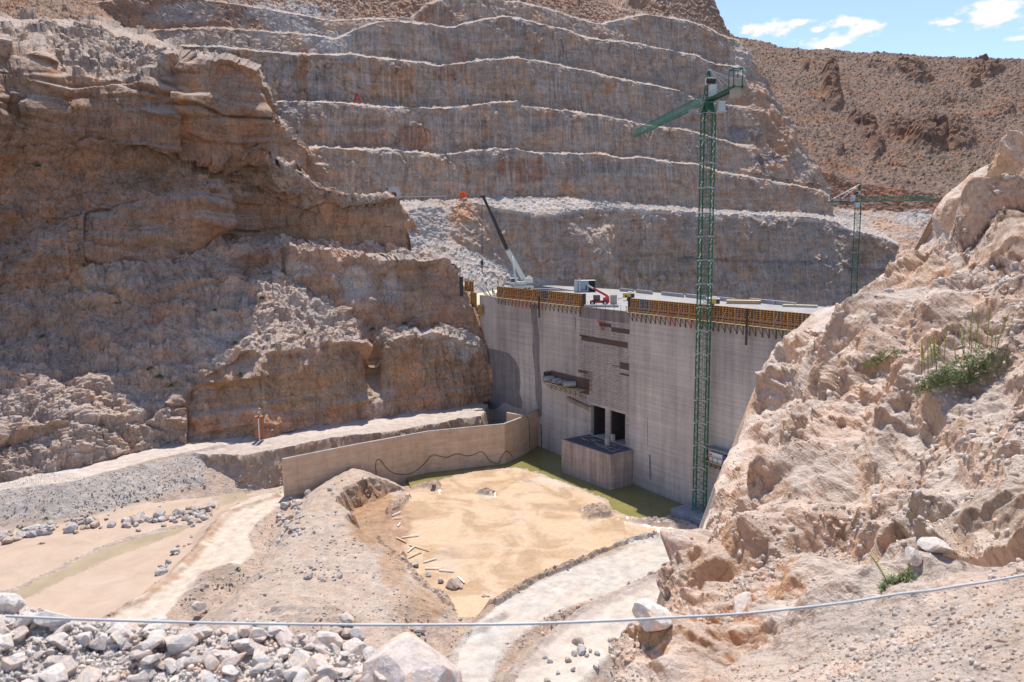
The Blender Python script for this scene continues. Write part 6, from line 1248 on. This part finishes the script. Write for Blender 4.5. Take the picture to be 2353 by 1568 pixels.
# ---------------------------------------------------------------- small rubble as one mass per place
def scatter(name,P3,sizes,meshes,mat,label,seed):
    rg=np.random.default_rng(seed); V=[];Fc=[];n0=0; base=[]
    for me in meshes:
        base.append((np.array([v.co[:] for v in me.vertices]),np.array([p.vertices[:] for p in me.polygons])))
    for p,s in zip(P3,sizes):
        b,f=base[rg.integers(len(base))]; q_=Quaternion(rg.normal(size=4)).normalized().to_matrix(); V.append((b@np.array(q_).T)*s*rg.uniform(.6,1.2,3)+p); Fc.append(f+n0); n0+=len(b)
    V=np.concatenate(V); Fc=np.concatenate(Fc); me=bpy.data.meshes.new(name); me.vertices.add(len(V)); me.vertices.foreach_set('co',V.astype(np.float32).ravel()); me.loops.add(Fc.size); me.loops.foreach_set('vertex_index',Fc.astype(np.int32).ravel()); me.polygons.add(len(Fc)); me.polygons.foreach_set('loop_start',np.arange(0,Fc.size,3,dtype=np.int32)); me.update(); me.materials.append(mat)
    o=bpy.data.objects.new(name,me); COL.objects.link(o); return tag(o,label,name.replace('_',' '),kind='stuff')
SM=[boulder_mesh('pebble',300+i,FM[0],1,(1,.8,.6),9,.62) for i in range(5)]
rg=np.random.default_rng(5)
def islandmat(nm,c0,c1,s):
    m=bmat(nm,c0,s); nt_=m.node_tree; geo=nt_.nodes.new('ShaderNodeNewGeometry'); rgb=[n for n in nt_.nodes if n.type=='RGB'][0]; mx_=nt_.nodes.new('ShaderNodeMixRGB'); mx_.inputs[1].default_value=(*c0,1); mx_.inputs[2].default_value=(*c1,1); nt_.links.new(geo.outputs['Random Per Island'],mx_.inputs[0])
    for l in list(nt_.links):
        if l.from_node==rgb: nt_.links.new(mx_.outputs[0],l.to_socket)
    return m
# valley floor rubble
uu=rg.uniform(-20,1560,26000); vv=rg.uniform(1060,1568,26000); PP=PZ(uu,vv,-50.)
for _ in range(3): zz_=gz(PP[:,0],PP[:,1]); PP=PZ(uu,vv,zz_)
jj=np.clip(((PP[:,0]-gx[0])/.34).round().astype(int),0,len(gx)-1); ii=np.clip(((PP[:,1]-gy[0])/.34).round().astype(int),0,len(gy)-1)
ok=(fz[np.clip(ii,0,fz.shape[0]-1),np.clip(jj,0,fz.shape[1]-1)]==0)&(PP[:,2]>-51.2)&(zz_>-51.2)
dens=fbm(PP*.15,3,801)+.25; ok&=(rg.random(len(uu))<np.clip(dens*1.6,.08,1)); PP=PP[ok]; ss=.10+.42*rg.random(len(PP))**4
scatter('rubble',PP,ss,SM,islandmat('rubble_stone',(.50,.44,.39),(.37,.32,.28),4.),'scattered small rubble over the mounds of the valley floor',31)
gk=np.argwhere(gs[::1]>.5); gk=gk[rg.integers(0,len(gk),7000)]; GP=np.stack([gx[gk[:,1]],gy[gk[:,0]],H2[gk[:,0],gk[:,1]]],-1)+np.c_[rg.normal(size=(7000,2))*.2,np.zeros(7000)]
scatter('bank_rubble',GP,.10+.42*rg.random(7000)**3*np.clip((-44.5-GP[:,2])/5,.3,1.3),SM,islandmat('bank_stone',(.48,.42,.37),(.35,.31,.28),4.),'grey stones covering the bank between the cliff road and the river flat',34)
# right slope gravel
SL=NEAR; R_n,C_n=SL.shape[:2]
ii=rg.integers(14,R_n-1,60000); jj=rg.integers(0,C_n-1,60000); Q=SL[ii,jj]; u_,v_=proj(Q)
near_=(u_<2370)&(v_<1600); wgt=np.clip(fbm(Q*.5,3,811)+.1,0,1)*2*np.where(v_>1250,1.4,.8); cell=np.hypot(*(SL[np.minimum(ii+1,R_n-1),jj]-SL[ii,jj])[:,:2].T)
ok=near_&(rg.random(60000)<wgt*np.clip(Q[:,1]*.06,.12,1)); Q=Q[ok][:9000]; ss=(.012+.05*rg.random(len(Q))**4)*np.clip(Q[:,1]/6,.7,3.2)
scatter('slope_gravel',Q+np.array((0,0,.004)),ss,SM,islandmat('slope_stone',(.56,.50,.45),(.44,.35,.28),12.),'small stones and gravel lying on the right foreground slope',32)
# boulders on the right spur
for u,v,s,lb in ((1497,1422,.28,'white topped boulder perched on the tip of the right slope behind the cable'),(2140,1262,.20,'smooth grey boulder on the gravel apron under the rock rim'),(2085,1275,.10,'small grey stone left of the smooth grey boulder'),(2115,1280,.07,'flat little stone in front of the smooth grey boulder'),(1885,1385,.17,'tan wedge shaped stone left of the small green plant'),(1700,1400,.2,'tan angular stone just above the cable on the right slope')):
    k=np.argmin((PJ_u-u)**2+(PJ_v-v)**2); p=NEARf[k]; o=putstone('boulder',BMESH[(int(u)*7)%9] if s>.6 else FMESH[(int(u)*5)%12],p+np.array((0,-.1,s*.35)),s,lb,'boulder',None,r)
# ---------------------------------------------------------------- foreground stones
LG=LEDGE; pu,pv=proj(LG.reshape(-1,3)); LGf=LG.reshape(-1,3)
def onledge(u,v):
    k=np.argmin((pu-u)**2+(pv-v)**2); return LGf[k]
big=boulder_mesh('boulder',999,bmat('foreground_boulder',(.60,.51,.45),9.),5,(1.15,.8,.75),16,.93)
p=onledge(935,1568); o=bpy.data.objects.new('boulder',big); COL.objects.link(o); o.location=tuple(p+np.array((0.03,.0,.03))); o.scale=(.27,)*3; o.rotation_euler=(.1,.15,.4); tag(o,'largest pale boulder at the bottom edge, rounded and higher than its neighbours','boulder')
named=[(10,1395,.10,'pale stone at the far left edge, level with the cable'),(30,1370,.11,'uppermost pale stone in the left corner above the cable'),(358,1432,.085,'stone on top of the rubble whose tip covers the cable, left part'),(640,1452,.10,'big wedge stone on the rubble crest left of the centre'),(365,1485,.10,'broad white stone below the tip that covers the cable'),(560,1500,.09,'pinkish block on the rubble crest, middle of the heap'),(755,1465,.11,'large pinkish stone on the crest right below the cable'),(0,1500,.12,'large white slab cut by the left edge'),(280,1462,.08,'rounded grey stone left of the stone covering the cable')]
for u,v,s,lb in named: p=onledge(u,v); putstone('stone',FMESH[(int(u)*3)%12],p+(0,0,s*.45),s,lb,'stone',None,r)
cnt=0
while cnt<175:
    u=r.uniform(-20,1120); vmin=np.interp(u,(0,130,300,620,700,800,900,1000,1130),(1420,1436,1448,1462,1480,1505,1515,1545,1600)); v=vmin+abs(r.gauss(0,1))*70
    if v>1590: continue
    s=.028+.062*r.random()**1.4; p=onledge(u,v); putstone('stone',r.choice(FMESH),p+(0,0,s*.4),s,'pale angular stone in the loose rubble heap along the bottom left','stone','loose stones of the foreground rubble heap',r); cnt+=1
k=rg.integers(0,len(LGf),30000); k=k[(pu[k]>-60)&(pu[k]<1180)&(pv[k]<1640)][:5200]; ss=.006+.022*rg.random(len(k))**2
scatter('rubble',LGf[k]+np.array((0,0,.006)),ss,SM,islandmat('foreground_chips',(.64,.59,.53),(.50,.44,.38),30.),'small stone chips filling the gaps of the foreground rubble',33)
# ================================================================ plants
M_LEAF=flat_mat('grey_green_leaf',(.24,.28,.14),.6,0,.3,8); M_LEAF2=flat_mat('bright_green_leaf',(.15,.23,.05),.6,0,.3,8); M_SPIKE=flat_mat('yellow_green_flower_spike',(.42,.42,.14),.7,0,.25,20); M_STEM=flat_mat('plant_stem',(.16,.17,.06),.7)
def leafblade(m,a,d,l,w_):
    d=np.array(d,float); d/=np.linalg.norm(d); s_=np.cross(d,(.3,.2,1)); s_/=np.linalg.norm(s_)+1e-9; n=len(m.v); b=a+d*l*.5; e=a+d*l+np.array((0,0,-l*.15))
    m.add([a,b+s_*w_,e,b-s_*w_],[(0,1,2,3)])
def spike(p,lean,h,rr,name_parent,dens=1.):
    pts=[p+np.array(lean)*h*(t**1.3)+np.array((0,0,h*t)) for t in np.linspace(0,1,7)]; m=MB(); m.tube(pts,.004+.003*h,5)
    st=attach(m.build('stem',M_STEM),name_parent); m=MB(); 
    for k in range(int(130*h*dens)):
        t=.30+.70*k/(130*h*dens); i=min(int(t*6),5); f_=t*6-i; q_=pts[i]*(1-f_)+pts[i+1]*f_; a=rr.random()*6.28; w_=.026*(1.15-t)+.010; d_=np.array((math.cos(a),math.sin(a),.7)); leafblade(m,q_,d_,w_*1.6,.010)
    attach(m.build('flower_spike',M_SPIKE),name_parent)
def bush(u,v,y,label,wid,hgt,spikes,nl,ll,seed,leafm=M_LEAF):
    rr=random.Random(seed); k=np.argmin((PJ_u-u)**2+(PJ_v-v)**2); p=NEARf[k].copy()+np.array((0,-.03,.05)); e=empty('plant',label,'plant',p); m=MB(); m2=MB()
    for i in range(nl):
        a=rr.random()*6.28; rad_=wid*rr.random()**.6; hz=hgt*rr.random()**1.3*(1-.5*rad_/wid); c0=p+np.array((rad_*math.cos(a),rad_*math.sin(a)*.6,rad_*math.cos(a)*.45+hz-.02))
        for j in range(7):
            b=rr.random()*6.28; leafblade(m if rr.random()<.75 else m2,c0,(math.cos(b),math.sin(b),rr.uniform(.1,1.3)),ll*rr.uniform(.6,1.2),ll*.07)
    attach(m.build('foliage',leafm),e); attach(m2.build('young_foliage',M_LEAF2),e)
    m=MB()
    for i in range(14): a=rr.random()*6.28; m.tube([p,p+np.array((wid*.6*math.cos(a),wid*.3*math.sin(a),hgt*.5+wid*.25*math.cos(a)))],.008,5)
    attach(m.build('woody_stem',M_STEM),e)
    for (du,dv,tu,tv) in spikes:
        f_=p[1]/FPX; b=p+np.array((du*f_,0,-dv*f_)); t=p+np.array((tu*f_,0,-tv*f_)); d_=t-b; spike(b,(d_[0]/d_[2],rr.uniform(-.1,.1),0),d_[2],rr,e)
    return e
U0p,V0p=2215,875
def Z8(x,y): return ((3550+x/3.1355)/1.7408-U0p,(1200+y/3.1355)/1.7408-V0p)
sp_=[((930,640),(935,110)),((1010,620),(1015,240)),((1150,590),(1165,130)),((1280,640),(1380,190)),((860,700),(790,340)),((870,690),(845,350)),((1215,640),(1215,440)),((1260,600),(1262,440)),((960,700),(950,450)),((1050,640),(1060,500)),((790,860),(750,620)),((880,800),(870,660))]
sp2=[((400,960),(370,520)),((440,950),(398,560)),((480,950),(445,510)),((530,850),(468,470)),((560,850),(505,510)),((580,900),(540,450)),((600,700),(597,490)),((672,760),(672,345)),((740,900),(560,690)),((590,930),(570,760))]
bush(U0p+10,V0p,0,'largest plant on the right slope, with grey green leaves and tall yellow green flower spikes',.62,.55,[Z8(*a)+Z8(*b) for a,b in sp_],620,.085,1)
U0p,V0p=2150,895
bush(U0p,V0p,0,'lower left half of the big flowering clump, with slender spikes leaning left',.38,.34,[Z8(*a)+Z8(*b) for a,b in sp2],300,.08,2)
bush(2028,838,0,'small straw coloured plant left of the big flowering clump',.45,.30,[],90,.12,3,flat_mat('straw_leaf',(.30,.28,.12),.8))
U0p,V0p=2055,1352
bush(U0p,V0p,0,'small grey green plant by the cable with one long curved flower stalk',.16,.10,[(-20,5,-66,-72),(22,0,32,-50)],130,.055,4)
for i,(u,v,s) in enumerate(((830,1160,.0),)): pass
M_SHRUB=flat_mat('dry_shrub_leaf',(.10,.13,.04),.8,0,.3,5)
def shrub(p,s,label,seed,grp):
    rr=random.Random(seed); m=MB()
    for i in range(60):
        d_=np.array((rr.gauss(0,1),rr.gauss(0,1),abs(rr.gauss(0,1)))); d_/=np.linalg.norm(d_); leafblade(m,p+d_*s*.3*rr.random(),d_,s*.7,s*.08)
    tag(m.build('shrub',M_SHRUB),label,'shrub',grp)
for i,(u,v) in enumerate(((12,1190),(30,1200),(200,1190),(10,1235),(50,1215),(105,1195),(315,1155),(545,1310),(1068,1213) if False else (120,1180))): shrub(onground(u,v),.8,'small green shrub on the gravel flat by the river',500+i,'green shrubs on the river flat')
for i,(u,v) in enumerate(((98,775),(345,850),(365,870),(550,865),(700,770),(540,790),(395,890),(855,760),(88,385),(930,745),(270,695),(495,715),(600,690))):
    k=np.argmin((CJ_u-u)**2+(CJ_v-v)**2); shrub(CLf[k],1.3,'small green shrub clinging to the left cliff',600+i,'green shrubs on the left cliff')
